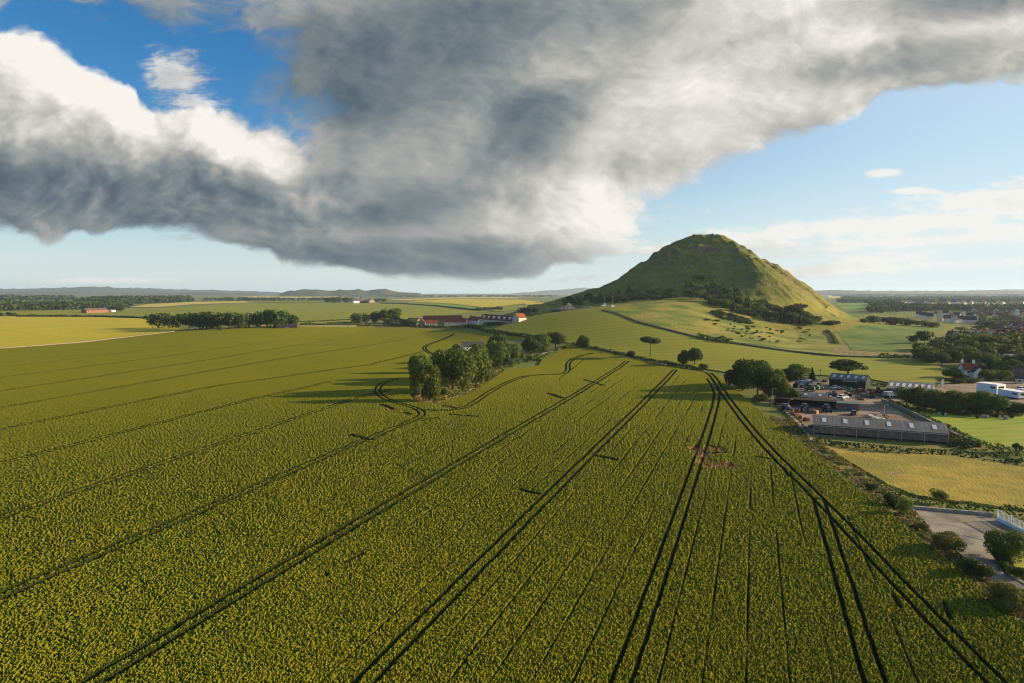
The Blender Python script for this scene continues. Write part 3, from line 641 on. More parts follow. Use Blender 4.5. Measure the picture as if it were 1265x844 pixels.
D('strip_field', [(1036, 378.6), (1074, 378.4), (1073, 382), (1040, 382)], M['brightcrop'], 0.6, 0.03, 'lower bright green crop strip right of the hill', 'field')
D('strip_field', [(1112, 377), (1140, 377.2), (1138, 380.6), (1118, 380.6)], M['brightcrop'], 0.6, 0.03, 'short pale green strip between dark woods right of the hill', 'field')
D('strip_field', [(1177, 377.5), (1240, 378), (1240, 380.3), (1180, 380)], M['brightcrop'], 0.6, 0.03, 'long pale green strip behind the white housing estate', 'field')
D('strip_field', [(1022, 364.5), (1040, 364.5), (1036, 368.5), (1024, 368.5)], M['palegold'], 0.8, 0.03, 'cream coloured field just right of the hill flank', 'field')
D('strip_field', [(1040, 366.5), (1265, 366), (1265, 367.2), (1040, 367.6)], M['farcrop'], 1.5, 0.05, 'thin green field band below the far blue ridge', 'field')
D('upland_field', [(1016, 383), (1090, 384.5), (1100, 390), (1060, 394), (1034, 392)], M['knoll'], 0.3, 0.02, 'green pasture behind the right foot of the hill', 'field')
# fields far to the left, beyond the woods
for i, (pts, mk, lab) in enumerate([
    ([(300, 366.5), (420, 366), (425, 368), (310, 368.6)], 'palegold', 'pale far field below the two low blue hills'),
    ([(560, 366), (690, 365.4), (690, 366.6), (560, 367.2)], 'farcrop', 'faint green far field on the centre horizon'),
    ([(270, 369.2), (400, 369.2), (400, 371), (280, 371.4)], 'brightcrop', 'far mid green field left of the distant dark farm'),
    ([(640, 371.5), (690, 371), (700, 373.5), (672, 374.4), (650, 374)], 'gold', 'small yellow field left of the hill skirt'),
    ([(600, 381), (640, 378), (668, 376), (690, 374.5), (680, 379), (640, 384), (610, 385.5)], 'upper', 'green field rising behind the red roofed farm')]):
    D('distant_field', pts, M[mk], 1.0, 0.03, lab, 'field')
# works yard, car park and lawn by the sheds
D('works_yard', [(950, 488), (985, 468), (1010, 467), (1072, 478), (1096, 486), (1110, 478), (1160, 474), (1212, 482), (1216, 492), (1180, 491), (1095, 497), (1098, 502), (1160, 531), (1210, 550), (1176, 549), (1004, 538), (984, 517)], M['yard'], 0.02, 0.008,
  'bare brown yard of the works between the sheds', 'yard')
D('lorry_yard', [(1098, 474), (1165, 473), (1265, 470), (1340, 474), (1340, 503), (1265, 500), (1212, 488), (1150, 480)], M['yard'], 0.03, 0.01, 'brown yard around the white trailers', 'yard')
D('cemetery_lawn', [(1140, 512), (1160, 508), (1265, 512), (1420, 515), (1420, 580), (1265, 559), (1235, 553), (1205, 545), (1180, 532), (1152, 520)], M['lawn'], 0.06, 0.01, 'smooth bright green mown lawn below the bushy hedge', 'lawn')
CARPARK = [(1127, 629), (1225, 637.5), (1262, 652), (1320, 672), (1330, 690), (1250, 672), (1222, 676), (1246, 711), (1275, 728), (1330, 752), (1300, 752), (1262, 733), (1226, 719), (1186, 684), (1152, 658)]
D('car_park', CARPARK, M['asphalt'], 0.05, 0.008, 'worn grey tarmac car park at the field corner', 'car park')
D('garden_lawn', [(1246, 690), (1290, 690), (1330, 700), (1330, 745), (1275, 722), (1256, 706)], M['lawn'], 0.10, 0.01, 'small green lawn behind the car park kerb', 'lawn')
D('verge', [(948, 515), (975, 518), (1006, 541), (1052, 577), (1096, 604), (1126, 630), (1151, 660), (1186, 687), (1228, 722), (1275, 750), (1265, 779), (1220, 742), (1170, 699), (1121, 659), (1084, 625), (1044, 596), (998, 559)], M['rough'], 0.08, 0.01,
  'rough weedy verge along the right edge of the wheat', 'verge')
def kerb(px, w, h, name, label, mat='kerb', cat='kerb', seth=0.05):
    pts = [Vector((*p, 0)) for p in hits(px)]; m = MB()
    for a, b in zip(pts[:-1], pts[1:]):
        d = (b - a).normalized(); n = Vector((-d.y, d.x, 0)) * w / 2; z = float(T(a.x, a.y)); z2 = float(T(b.x, b.y))
        a2 = a - d * 0.02; b2 = b + d * 0.02
        m.add([(*(a2 - n).xy, z - 0.1), (*(b2 - n).xy, z2 - 0.1), (*(b2 + n).xy, z2 - 0.1), (*(a2 + n).xy, z - 0.1), (*(a2 - n).xy, z + h), (*(b2 - n).xy, z2 + h), (*(b2 + n).xy, z2 + h), (*(a2 + n).xy, z + h)],
              [(0, 3, 2, 1), (4, 5, 6, 7), (0, 1, 5, 4), (1, 2, 6, 5), (2, 3, 7, 6), (3, 0, 4, 7)])
    return tag(m.obj(name, M[mat]), label, cat)
kerb([(1126, 628.5), (1160, 631.5), (1226, 637.5)], 0.5, 0.55, 'boundary_wall', 'low pale concrete wall along the back of the car park', 'concrete', 'wall')
tag(kerb([(1222, 676), (1246, 711), (1276, 728)], 0.18, 0.16, 'kerb', 'pale stone kerb edging the shaded bed by the car park'), kind='structure')
kerb([(1192, 662), (1216, 668)], 0.15, 0.12, 'kerb', 'short pale kerb line in the middle of the car park')
kerb([(958, 497), (985, 522), (1004, 546)], 1.0, 0.35, 'yard_wall', 'low pale concrete edge wall between wheat and yard', 'concrete', 'wall')
kerb([(744, 384), (790, 399.5), (845, 413.5), (870, 420)], 1.0, 1.3, 'field_wall', 'dark dry stone wall down the side of the sloping field', 'rock', 'wall')
kerb([(870, 420), (900, 424.5), (960, 433.5), (1040, 441.5), (1112, 443.5)], 0.9, 1.2, 'field_wall', 'dark dry stone wall along the lower end of the rough pasture', 'rock', 'wall')
kerb([(1090, 496), (1120, 509), (1150, 524), (1180, 540), (1206, 550)], 0.7, 1.1, 'cemetery_wall', 'stone wall between the works yard and the green lawn', 'stone', 'wall')
kerb([(662, 441), (680, 436), (700, 428)], 0.6, 1.0, 'garden_wall', 'low stone garden wall under the three rounded trees', 'stone', 'wall')
kerb([(0, 431), (100, 423.5), (160, 416.5), (215, 410)], 1.2, 0.6, 'field_wall', 'low dry stone wall between the golden field and the wheat', 'stone', 'wall')
kerb([(220, 408.6), (300, 404.8), (372, 403.4), (440, 403.2)], 0.8, 0.8, 'field_wall', 'pale low stone wall at the foot of the long dark tree row', 'stone', 'wall')

# ------------------------------------------------------------------ foliage meshes
def quads_from(pos, nrm, size, rng):
    n = len(pos)
    a = np.cross(nrm, rng.normal(size=(n, 3))); a /= np.linalg.norm(a, axis=1)[:, None] + 1e-9
    b = np.cross(nrm, a)
    s = size[:, None]
    k = rng.uniform(0.6, 1.2, (n, 4))[:, :, None]
    v = np.stack([pos + a * s * k[:, 0], pos + b * s * k[:, 1], pos - a * s * k[:, 2], pos - b * s * k[:, 3]], 1)
    return v.reshape(-1, 3), np.arange(4 * n).reshape(-1, 4)
def crown_np(kind, nq, qs, seed):
    rng = np.random.default_rng(seed)
    if kind == 'conifer':
        t = rng.random(nq) ** 0.75; ang = rng.random(nq) * 2 * PI
        lay = 0.75 + 0.25 * np.sin(t * 42 + ang * 1.0)
        rr = 0.5 * (t * 0.95 + 0.05) * lay * (0.55 + 0.45 * rng.random(nq)) * (0.85 + 0.3 * vnoise(ang * 2, t * 6, seed))
        pos = np.stack([rr * np.cos(ang), rr * np.sin(ang), 1.0 - 0.93 * t], -1)
        nrm = np.stack([np.cos(ang), np.sin(ang), 0.6 + 0 * t], -1) + rng.normal(size=(nq, 3)) * 0.5
    else:
        P = {'broad': (19, 0.50, (0.30, 0.30, 0.32), (0.15, 0.26), 0.03), 'tall': (20, 0.50, (0.27, 0.27, 0.36), (0.14, 0.24), 0.02), 'pine': (14, 0.78, (0.34, 0.34, 0.10), (0.13, 0.22), 0.55),
             'bush': (11, 0.42, (0.30, 0.30, 0.26), (0.18, 0.28), 0.0), 'cedar': (14, 0.62, (0.36, 0.30, 0.22), (0.10, 0.20), 0.18), 'slim': (9, 0.6, (0.18, 0.18, 0.3), (0.12, 0.2), 0.15)}[kind]
        nl, cz, semi, rad, zmin = P
        cs, rsz = [], []
        for i in range(nl):
            u = rng.normal(size=3); u /= np.linalg.norm(u); q = rng.random() ** 0.45
            cs.append(np.array([0, 0, cz]) + u * np.array(semi) * q); rsz.append(rng.uniform(*rad))
        cs = np.array(cs); rsz = np.array(rsz)
        li = rng.choice(nl, nq, p=rsz ** 2 / (rsz ** 2).sum())
        d = rng.normal(size=(nq, 3)); d[:, 2] += 0.25; d /= np.linalg.norm(d, axis=1)[:, None]
        rr = rsz[li] * (0.62 + 0.42 * rng.random(nq) ** 0.7)
        pos = cs[li] + d * rr[:, None] * (np.array([1, 1, 0.55]) if kind in ('pine', 'cedar') else 1)
        pos[:, 2] = np.maximum(pos[:, 2], zmin + 0.04 * rng.random(nq))
        nrm = d + rng.normal(size=(nq, 3)) * 0.55
        ext_ = np.percentile(np.abs(pos[:, :2]), 97); pos[:, :2] *= 0.5 / ext_; pos[:, 2] = zmin + (pos[:, 2] - zmin) * (1 - zmin) / (pos[:, 2].max() - zmin)
    nrm /= np.linalg.norm(nrm, axis=1)[:, None] + 1e-9
    return quads_from(pos, nrm, qs * rng.uniform(0.55, 1.25, nq), rng)
def trunk_mesh(kind, seed):
    rng = random.Random(seed); m = MB()
    top = {'pine': 0.8, 'conifer': 0.9, 'bush': 0.4, 'slim': 0.75}.get(kind, 0.62)
    r = {'bush': 0.03, 'conifer': 0.022, 'pine': 0.03, 'slim': 0.02}.get(kind, 0.035)
    z0, z1 = -0.04, top * 0.5
    jx, jy = rng.uniform(-.02, .02), rng.uniform(-.02, .02)
    m.tube((0, 0, z0), (jx, jy, z1), r, r * 0.75); m.tube((jx, jy, z1 - 0.01), (jx * 2, jy, top), r * 0.75, r * 0.3)
    for i in range(0 if kind == 'conifer' else 6):
        a = i * 2.4 + rng.random(); zb = top * rng.uniform(0.45, 0.9) if kind != 'pine' else rng.uniform(0.55, 0.75)
        L = rng.uniform(0.16, 0.3)
        m.tube((jx, jy, zb), (jx + L * math.cos(a), jy + L * math.sin(a), zb + rng.uniform(0.08, 0.22)), r * 0.4, r * 0.12, 5)
    return m.mesh('trunk')
CR = {}
def crowns(kind, lod, n, nq, qs):
    CR[kind, lod] = []
    for i in range(n):
        v, f = crown_np(kind, nq, qs, hash((len(CR), i)) % 9973 + 3)
        CR[kind, lod].append((mesh_np('crown', v, f), trunk_mesh(kind, i + 5)))
crowns('broad', 0, 4, 7000, 0.034); crowns('tall', 0, 3, 8000, 0.030); crowns('pine', 0, 2, 3000, 0.034); crowns('cedar', 0, 1, 3500, 0.034); crowns('conifer', 0, 2, 3500, 0.035)
crowns('bush', 0, 4, 5200, 0.034); crowns('slim', 0, 2, 1600, 0.045)
crowns('broad', 1, 4, 1100, 0.065); crowns('conifer', 1, 3, 800, 0.06); crowns('bush', 1, 3, 700, 0.075); crowns('pine', 1, 2, 700, 0.06); crowns('tall', 1, 2, 1200, 0.06)
_mcache = {}
def with_mat(me, mk):
    k = (me.name, mk)
    if k not in _mcache:
        c = me.copy() if me.materials else me
        c.materials.clear(); c.materials.append(M[mk]); _mcache[k] = c
    return _mcache[k]
_tc = [0]
NAME = {'broad': 'broadleaf_tree', 'tall': 'broadleaf_tree', 'pine': 'pine_tree', 'cedar': 'broadleaf_tree', 'conifer': 'conifer_tree', 'bush': 'shrub', 'slim': 'young_tree'}
CATN = {'broad': 'tree', 'tall': 'tree', 'pine': 'tree', 'cedar': 'tree', 'conifer': 'tree', 'bush': 'shrub', 'slim': 'tree'}
def tree_at(p, h, w, kind, mk, label, group=None, lod=None, cat=None, sink=0.0):
    d = math.hypot(p[0], p[1])
    if lod is None: lod = 0 if d < 480 and (kind, 0) in CR else 1
    if (kind, lod) not in CR: lod = 1 - lod
    _tc[0] += 1
    cm, tm = CR[kind, lod][_tc[0] % len(CR[kind, lod])]
    r = empty(NAME[kind], (p[0], p[1], p[2] - sink), random.random() * 6.28, label, cat or CATN[kind], group, (w, w, h))
    link('crown', with_mat(cm, mk), None, r)
    link('trunk' if kind != 'bush' else 'stem', with_mat(tm, 'bark'), None, r)
    return r
def tree(px, base, top, w, kind, mk, label, group=None, **k):
    p = hit(px, base); d = p[1]
    return tree_at(p, (base - top) * d / F * 1.02, w * d / F * 1.05, kind, mk, label, group, **k)
ORD = ['first', 'second', 'third', 'fourth', 'fifth', 'sixth', 'seventh', 'eighth', 'ninth', 'tenth', 'eleventh', 'twelfth', 'thirteenth', 'fourteenth', 'fifteenth', 'sixteenth', 'seventeenth', 'eighteenth']

# the clump round the slate roofed cottage
G = 'trees of the central clump'
for a in [(519, 488, 437, 27, 'tall', 'leaf', 'tall tree at the front left tip of the central clump'),
          (531, 496, 449, 28, 'tall', 'leaf', 'leafy tree nearest the viewer in the central clump, over the verge corner'),
          (559, 484, 431, 42, 'broad', 'leaf', 'widest rounded tree in the central clump, right of the front pair'),
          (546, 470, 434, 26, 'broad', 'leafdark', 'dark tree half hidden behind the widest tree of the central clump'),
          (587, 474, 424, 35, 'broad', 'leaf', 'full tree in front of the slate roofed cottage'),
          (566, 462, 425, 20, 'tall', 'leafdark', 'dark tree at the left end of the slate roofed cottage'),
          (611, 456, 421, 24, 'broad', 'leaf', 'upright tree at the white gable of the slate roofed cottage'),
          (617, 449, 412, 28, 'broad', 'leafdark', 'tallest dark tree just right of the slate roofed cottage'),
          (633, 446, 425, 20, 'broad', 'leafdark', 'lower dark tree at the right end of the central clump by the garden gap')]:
    tree(*a, group=G)
for a in [(612, 455, 441, 15, 'bush', 'leafdark', 'round dark bush at the foot of the cottage trees'), (596, 472, 454, 16, 'bush', 'leaf', 'green bush in front of the full cottage tree'),
          (640, 448, 433, 16, 'bush', 'leaf', 'loose green bush on the cottage garden lawn'), (625, 452, 440, 12, 'bush', 'leafdark', 'small dark bush by the garden gap'),
          (652, 447, 439, 14, 'bush', 'leafdark', 'dark bush at the near end of the garden hedge'), (545, 489, 476, 14, 'bush', 'leafolive', 'olive scrub bush at the sunny edge of the clump'),
          (575, 478, 466, 14, 'bush', 'leafolive', 'second olive scrub bush along the sunny edge of the clump')]:
    tree(*a)
G = 'rounded trees along the garden wall'
for a in [(656, 438, 416, 23, 'broad', 'leafdark', 'left and darkest of the three rounded garden wall trees'), (671, 435, 412, 22, 'broad', 'leaf', 'middle rounded tree along the garden wall'),
          (686, 430, 410, 21, 'broad', 'leaf', 'right rounded tree along the garden wall')]:
    tree(*a, group=G)
tree(721, 430, 414, 14, 'broad', 'leafdark', 'small lone dark tree on the hedge right of the garden trees')
tree(803, 441, 416, 20, 'pine', 'leafdark', 'lone umbrella shaped tree with a bare trunk on the hedge')
tree(845, 451, 432, 14, 'broad', 'leafdark', 'left and smaller of the two dark trees on the hedge'); tree(858, 451, 430, 18, 'broad', 'leafdark', 'right and wider of the two dark trees on the hedge')
tree(779, 442, 433, 10, 'bush', 'leafdark', 'low dark bush on the hedge left of the umbrella tree'); tree(870, 457, 449, 12, 'bush', 'leafdark', 'low dark bush on the hedge right of the tree pair')
G = 'tall trees beside the works yard'
for a in [(917, 482, 443, 34, 'broad', 'leafdark', 'leftmost dark tree of the tall clump beside the works'), (936, 489, 446, 38, 'broad', 'leafdark', 'largest dark tree in the middle of the works clump'),
          (930, 478, 444, 36, 'tall', 'leafdark', 'dark tree at the back of the works clump'), (959, 493, 455, 28, 'tall', 'leaf', 'sunlit tree at the right side of the works clump'),
          (949, 492, 468, 22, 'broad', 'leaf', 'lower leafy tree at the front of the works clump')]:
    tree(*a, group=G)
tree(978, 498, 480, 17, 'bush', 'leafdark', 'round dark bush at the corner of the cream shed'); tree(966, 494, 470, 14, 'slim', 'leafdark', 'slender tree beside the round dark bush by the cream shed')
tree(938, 497, 486, 16, 'bush', 'leafolive', 'low olive bush under the works clump at the wheat edge')
tree(983, 470, 449, 28, 'broad', 'leaf', 'rounded tree behind the works machinery'); tree(1003, 470, 454, 12, 'conifer', 'needle', 'small dark conifer left of the dark green shed')
tree(972, 468, 455, 18, 'bush', 'leafdark', 'dark bush filling the gap behind the works trees')
tree(1047, 468, 445, 38, 'cedar', 'leafdark', 'wide flat crowned tree behind the dark green shed')
G = 'bushes of the hedge above the lawn'
for i, (x, b, t, w) in enumerate([(1120, 500, 478, 24), (1135, 503, 477, 28), (1152, 505, 481, 28), (1168, 507, 481, 26), (1184, 508, 484, 24), (1200, 509, 485, 26), (1217, 510, 483, 28), (1233, 511, 487, 26)]):
    tree(x, b, t, w, 'bush', 'leaf' if i % 3 else 'leafbright', f'{ORD[i]} from the left of the broad bushes above the lawn', G)
for i, (x, b, t, w) in enumerate([(1143, 506, 494, 26), (1176, 510, 497, 30), (1210, 512, 499, 28), (1246, 512, 500, 22), (1262, 512, 498, 22)]):
    tree(x, b, t, w, 'bush', 'leafdark', f'{ORD[i]} from the left of the dark low bushes edging the lawn', 'low dark bushes at the top of the lawn')
tree(1256.5, 558.5, 547, 10, 'bush', 'leafdark', 'single clipped ball bush on the bright lawn')
G = 'small dark shrubs across the top of the lawn'
for i, (x, b) in enumerate([(1134, 509), (1151, 512), (1159, 510), (1166, 513.5), (1174, 511), (1185, 513), (1191, 513.5), (1197, 516), (1207.5, 517.5), (1221, 514.5), (1226, 516), (1231, 516.5), (1238, 516.5), (1249.5, 518)]):
    tree(x, b, b - 4.2 - (i % 3) * 0.8, 4.5, 'bush', 'leafdark', f'{ORD[i]} from the left of the tiny dark shrubs dotting the lawn top', G, lod=1)
# verge and car park
for a in [(1076, 606, 597, 14, 'bush', 'leafdark', 'low dark shrub on the verge left of the lamp post'), (1099, 626, 609, 20, 'bush', 'leafdark', 'dark shrub on the verge just below the lamp post'),
          (1116, 637, 615, 17, 'slim', 'leafbright', 'small bright green tree at the car park corner'), (1136, 654, 645, 17, 'bush', 'leaf', 'low spreading shrub on the bare verge bank'),
          (1168, 684, 657, 33, 'bush', 'leafolive', 'large rounded shrub on the verge beside the car park'), (1204, 715, 690, 33, 'bush', 'leafdark', 'large dark shrub in the middle of the car park verge'),
          (1247, 757, 722, 44, 'bush', 'leafolive', 'largest shrub at the right edge of the wheat'), (1161, 621, 604, 17, 'slim', 'leafbright', 'young airy tree in the hedge above the car park'),
          (1244, 692, 655, 40, 'bush', 'leafbright', 'bright green round tree by the white fence'), (1234, 694, 680, 26, 'bush', 'leafdark', 'low dark shrub under the bright round tree'),
          (1262, 745, 726, 26, 'bush', 'leafdark', 'dark shrub behind the largest verge shrub'), (1256, 712, 699, 22, 'bush', 'leafdark', 'dark shrub in the bed behind the kerb'), (1240, 704, 694, 14, 'bush', 'leafdark', 'small dark shrub at the kerb bend')]:
    tree(*a)

# rows of trees further off
G = 'long dark tree row behind the golden field'
for i, (x, b, t, w) in enumerate([(195, 405.5, 386.5, 20), (208, 406, 387, 18), (221, 406.5, 388, 20), (234, 407, 386, 22), (247, 407.5, 385, 24), (260, 407.5, 385.5, 22), (271, 407.5, 386, 14), (283, 407, 385.5, 20), (296, 406.5, 387, 18),
                                 (307, 406, 387, 15), (320, 405.5, 385, 18), (330, 405.5, 382.5, 18), (342, 405.5, 382, 20), (352, 405, 386, 15), (362, 404.5, 388, 14)]):
    tree(x, b, t, w, 'broad', 'leafdark', f'{ORD[i]} from the left in the long dark tree row', G)
for x, b, t, w, lab in [(272, 409, 402, 6, 'small olive bush in front of the long dark tree row')]: tree(x, b, t, w, 'bush', 'leafolive', lab)
G = 'dark trees left of the red roofed farm'
for i, (x, b, t, w) in enumerate([(441, 400, 387, 14), (451, 400, 387, 11), (463, 400, 384.5, 14), (476, 401, 382, 16), (487, 401, 380.5, 15)]):
    tree(x, b, t, w, 'broad', 'leafdark', f'{ORD[i]} from the left of the dark trees beside the farm', G)
for x, b, t, w, mk, lab in [(480, 403, 393, 14, 'leafdark', 'low dark bush under the farm trees'), (510, 404, 393, 14, 'leaf', 'green bush at the left end of the farm'), (500, 402, 394, 12, 'leafdark', 'dark bush between the trees and the farm'),
                            (540, 399, 391, 10, 'leaf', 'green bush against the farm roofs'), (569, 400, 396.5, 8, 'leaf', 'small bush by the white farm gable'), (604, 402, 398, 14, 'leafdark', 'dark hedge bush under the long farmhouse'), (617, 401, 397.5, 12, 'leafdark', 'second dark bush under the long farmhouse')]:
    tree(x, b, t, w, 'bush', mk, lab, lod=1)
G = 'dark trees right of the red roofed farm'
for i, (x, b, t, w) in enumerate([(646, 389.5, 379.5, 9), (653, 388.5, 377.5, 8), (661, 388.5, 379, 9)]):
    tree(x, b, t, w, 'broad', 'leafdark', f'{ORD[i]} from the left of the dark trees past the farmhouse', G)
for i, (x, b, t, w) in enumerate([(592, 384, 380, 9), (600, 383.5, 380, 9), (609, 383, 379.5, 9), (617, 384, 378.5, 9)]):
    tree(x, b, t, w, 'bush', 'leafdark', f'{ORD[i]} from the left of the far hedge bushes above the farm', 'far hedge bushes above the farm', lod=1)
G = 'trees at the distant dark farm'
for i, (x, b, t, w) in enumerate([(405, 374.5, 367.5, 9), (412, 374.5, 367, 9), (419, 374, 366, 8), (428, 374.5, 367, 10), (434, 374, 368, 8), (466, 373, 368.5, 8), (474, 373, 368.5, 8)]):
    tree(x, b, t, w, 'broad', 'leafdark', f'{ORD[i]} from the left of the trees at the distant farm', G)
G = 'trees by the long low barn'
for i, (x, b, t, w) in enumerate([(104, 386.3, 382, 6), (135, 385, 378.5, 8), (142, 385, 377.5, 8), (149, 385, 379, 7)]):
    tree(x, b, t, w, 'broad', 'leafdark', f'{ORD[i]} from the left of the trees by the far low barn', G)
for i, (x, b, t, w) in enumerate([(1, 391, 386, 5), (11, 391, 385.5, 6), (17, 391, 386, 5)]):
    tree(x, b, t, w, 'broad', 'leafdark', f'{ORD[i]} from the left of the dots of trees at the far left', 'small trees at the far left edge')
# hill skirt and the wood at the hill foot
def scatter_px(poly, n, seed, mind=4.0, aspect=2.0):
    r = random.Random(seed); P = np.array(poly, float); out = []; tries = 0
    while len(out) < n and tries < 20000:
        tries += 1
        x = r.uniform(P[:, 0].min(), P[:, 0].max()); y = r.uniform(P[:, 1].min(), P[:, 1].max())
        if not pip(np.array([x]), np.array([y]), P)[0]: continue
        if all(math.hypot(x - a, (y - b) * aspect) > mind for a, b in out): out.append((x, y))
    return sorted(out, key=lambda q: q[1])
G = 'trees of the wood along the foot of the hill'
for i, (x, y) in enumerate(scatter_px([(843, 362), (852, 357), (868, 357), (905, 362), (918, 366), (925, 376), (950, 382), (985, 390), (1012, 399), (1006, 403), (975, 402), (945, 396), (905, 385), (870, 374), (846, 367)], 95, 3, 5.0)):
    kd = ['broad', 'conifer', 'broad', 'bush'][i % 4]
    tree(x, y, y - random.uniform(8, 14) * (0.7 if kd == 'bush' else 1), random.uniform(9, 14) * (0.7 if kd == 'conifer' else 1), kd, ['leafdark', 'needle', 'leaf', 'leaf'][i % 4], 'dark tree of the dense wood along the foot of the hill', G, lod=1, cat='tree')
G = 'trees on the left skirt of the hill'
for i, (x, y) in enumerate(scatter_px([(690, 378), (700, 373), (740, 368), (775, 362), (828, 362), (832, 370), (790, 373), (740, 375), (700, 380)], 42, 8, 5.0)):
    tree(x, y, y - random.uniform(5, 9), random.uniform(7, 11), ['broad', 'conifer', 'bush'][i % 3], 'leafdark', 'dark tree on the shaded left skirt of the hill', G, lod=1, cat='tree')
tree(983, 398, 376, 22, 'pine', 'leafdark', 'flat topped pine standing out of the hill foot wood')
tree(866, 347, 339, 20, 'bush', 'leafdark', 'single dark bush high on the shaded hill face', lod=1)
tree(880, 358, 344, 5, 'conifer', 'needle', 'thin spire tree above the hill foot wood')
for i, (x, b, t, w) in enumerate([(1025, 402, 396, 9), (1033, 402, 396, 10), (1019, 401, 397, 8)]):
    tree(x, b, t, w, 'bush', 'leafdark', f'{ORD[i]} from the left of the bushes at the right toe of the hill' if i < 2 else 'leftmost small bush at the right toe of the hill', lod=1)
for i, (x, b, t, w) in enumerate([(813, 370.5, 365, 14), (825, 370, 364.5, 12), (835, 368, 363, 10)]):
    tree(x, b, t, w, 'bush', 'leafdark', f'{ORD[i]} from the left of the bushes on the knoll skyline', 'bushes on the knoll skyline', lod=1)
G = 'gorse bushes on the rough knoll'
for i, (x, y) in enumerate(scatter_px([(878, 388), (886, 385), (900, 389), (925, 396), (928, 401), (905, 399), (885, 393)], 34, 4, 2.4)):
    tree(x, y, y - random.uniform(2.5, 4.5), random.uniform(5, 8), 'bush', 'leafdark', 'dark gorse bush in the thick patch on the knoll', G, lod=1)
G = 'scattered scrub on the rough pasture'
for i, (x, y) in enumerate(scatter_px([(840, 388), (920, 401), (990, 404), (1010, 412), (990, 425), (940, 424), (905, 414), (890, 404)], 46, 14, 2.5)):
    tree(x, y, y - random.uniform(1.4, 3.4), random.uniform(1.8, 6.5), 'bush', ['leaf', 'leafolive', 'leafdark', 'leafolive'][i % 4], 'small scrub bush scattered on the rough pasture', G, lod=1)
# right hand plain
G = 'round bushes along the far side of the marsh'
for i, (x, b, t, w) in enumerate([(1068, 399, 394, 10), (1078, 399.5, 390, 14), (1092, 400.5, 391.5, 14), (1106, 402, 392, 18), (1119, 402.5, 393, 15), (1131, 403.5, 395, 15), (1143, 404, 396, 15), (1153, 405, 398, 13)]):
    tree(x, b, t, w, 'bush', 'leaf' if i > 3 else 'leafdark', f'{ORD[i]} from the left of the bushes behind the marshy field', G, lod=1)
tree(1142, 424, 408.5, 15, 'broad', 'leafdark', 'round dark lone tree above the big right wood')
tree(1128, 424, 414, 10, 'broad', 'leafdark', 'small dark tree left of the round lone tree'); tree(1134, 432, 424, 12, 'bush', 'leafdark', 'dark bush below the round lone tree')
G = 'trees of the big wood on the right'
for i, (x, y) in enumerate(scatter_px([(1140, 446), (1150, 434), (1175, 430), (1215, 438), (1265, 440), (1330, 440), (1330, 474), (1262, 470), (1222, 468), (1180, 450), (1160, 452), (1146, 452)], 62, 21, 8.0)):
    kd = 'broad' if i % 4 else 'bush'
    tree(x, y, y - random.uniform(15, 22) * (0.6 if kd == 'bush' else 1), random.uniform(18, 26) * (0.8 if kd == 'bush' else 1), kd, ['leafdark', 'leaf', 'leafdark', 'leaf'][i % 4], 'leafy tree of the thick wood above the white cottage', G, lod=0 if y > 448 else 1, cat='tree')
for i, (x, b, t, w) in enumerate([(1176, 467, 453, 16), (1186, 470, 459, 14), (1222, 470, 456, 22), (1236, 470, 457, 20), (1180, 474, 467, 18), (1200, 473, 467, 16)]):
    tree(x, b, t, w, 'bush', ['leafolive', 'leafdark', 'leaf'][i % 3], f'{ORD[i]} from the left of the garden bushes around the white cottage', 'garden bushes around the white cottage')
G = 'trees among the town houses'
for i, (x, b, t, w) in enumerate([(1213, 404, 396, 12), (1222, 407, 396, 14), (1230, 410, 401, 12), (1210, 407, 402, 12), (1188, 408, 404, 14), (1241, 414, 407, 12), (1256, 430, 420, 18), (1240, 432, 423, 16), (1222, 431, 424, 16), (1205, 430, 424, 14), (1252, 398, 390, 12), (1262, 404, 395, 12),
                                 (1178, 431, 424, 14), (1270, 430, 421, 16), (1190, 432, 425, 12)]):
    tree(x, b, t, w, 'broad', 'leaf', 'dark tree standing among the town houses', G, lod=1)
# ------------------------------------------------------------------ hedges and far woods
def hedge(px, w, h, mk, label, qs=0.5, dens=9.0, name='hedge', cat='hedge', ragged=0.5, seed=1):
    rng = np.random.default_rng(seed + int(px[0][0])); pts = np.array(hits(px)); P, N = [], []
    core = MB()
    for a, b in zip(pts[:-1], pts[1:]):
        L = np.hypot(*(b - a)); d = (b - a) / L; n = np.array([-d[1], d[0]])
        m = int(L * (w + 2 * h) * dens / (qs * 8)) + 4
        t = rng.random(m); x = a[0] + t * (b - a)[0]; y = a[1] + t * (b - a)[1]
        hv = h * (1 - ragged + 2 * ragged * fbm(x / (2.5 * h), y / (2.5 * h), 5, 3))
        ang = rng.uniform(-0.1, PI + 0.1, m); rr = 0.85 + 0.25 * rng.random(m)
        off = np.cos(ang) * w / 2 * rr; zz = np.clip(np.sin(ang), 0, 1) ** 0.7 * hv * rr
        X_ = x + n[0] * off; Y_ = y + n[1] * off
        P.append(np.stack([X_, Y_, T(X_, Y_) + zz], -1)); N.append(np.stack([n[0] * np.cos(ang), n[1] * np.cos(ang), np.sin(ang)], -1) + rng.normal(size=(m, 3)) * 0.5)
    P = np.vstack(P); N = np.vstack(N); N /= np.linalg.norm(N, axis=1)[:, None]
    v, f = quads_from(P, N, qs * rng.uniform(0.6, 1.3, len(P)), rng)
    return tag(link(name, mesh_np(name, v, f), M[mk]), label, cat)
hedge([(372, 402), (440, 402.8), (500, 403.8), (560, 405.6), (600, 410), (626, 413.5), (655, 417.2), (692, 421.6)], 3.0, 2.2, 'leafdark', 'long dark hedge between the wheat and the red roofed farm', 0.8)
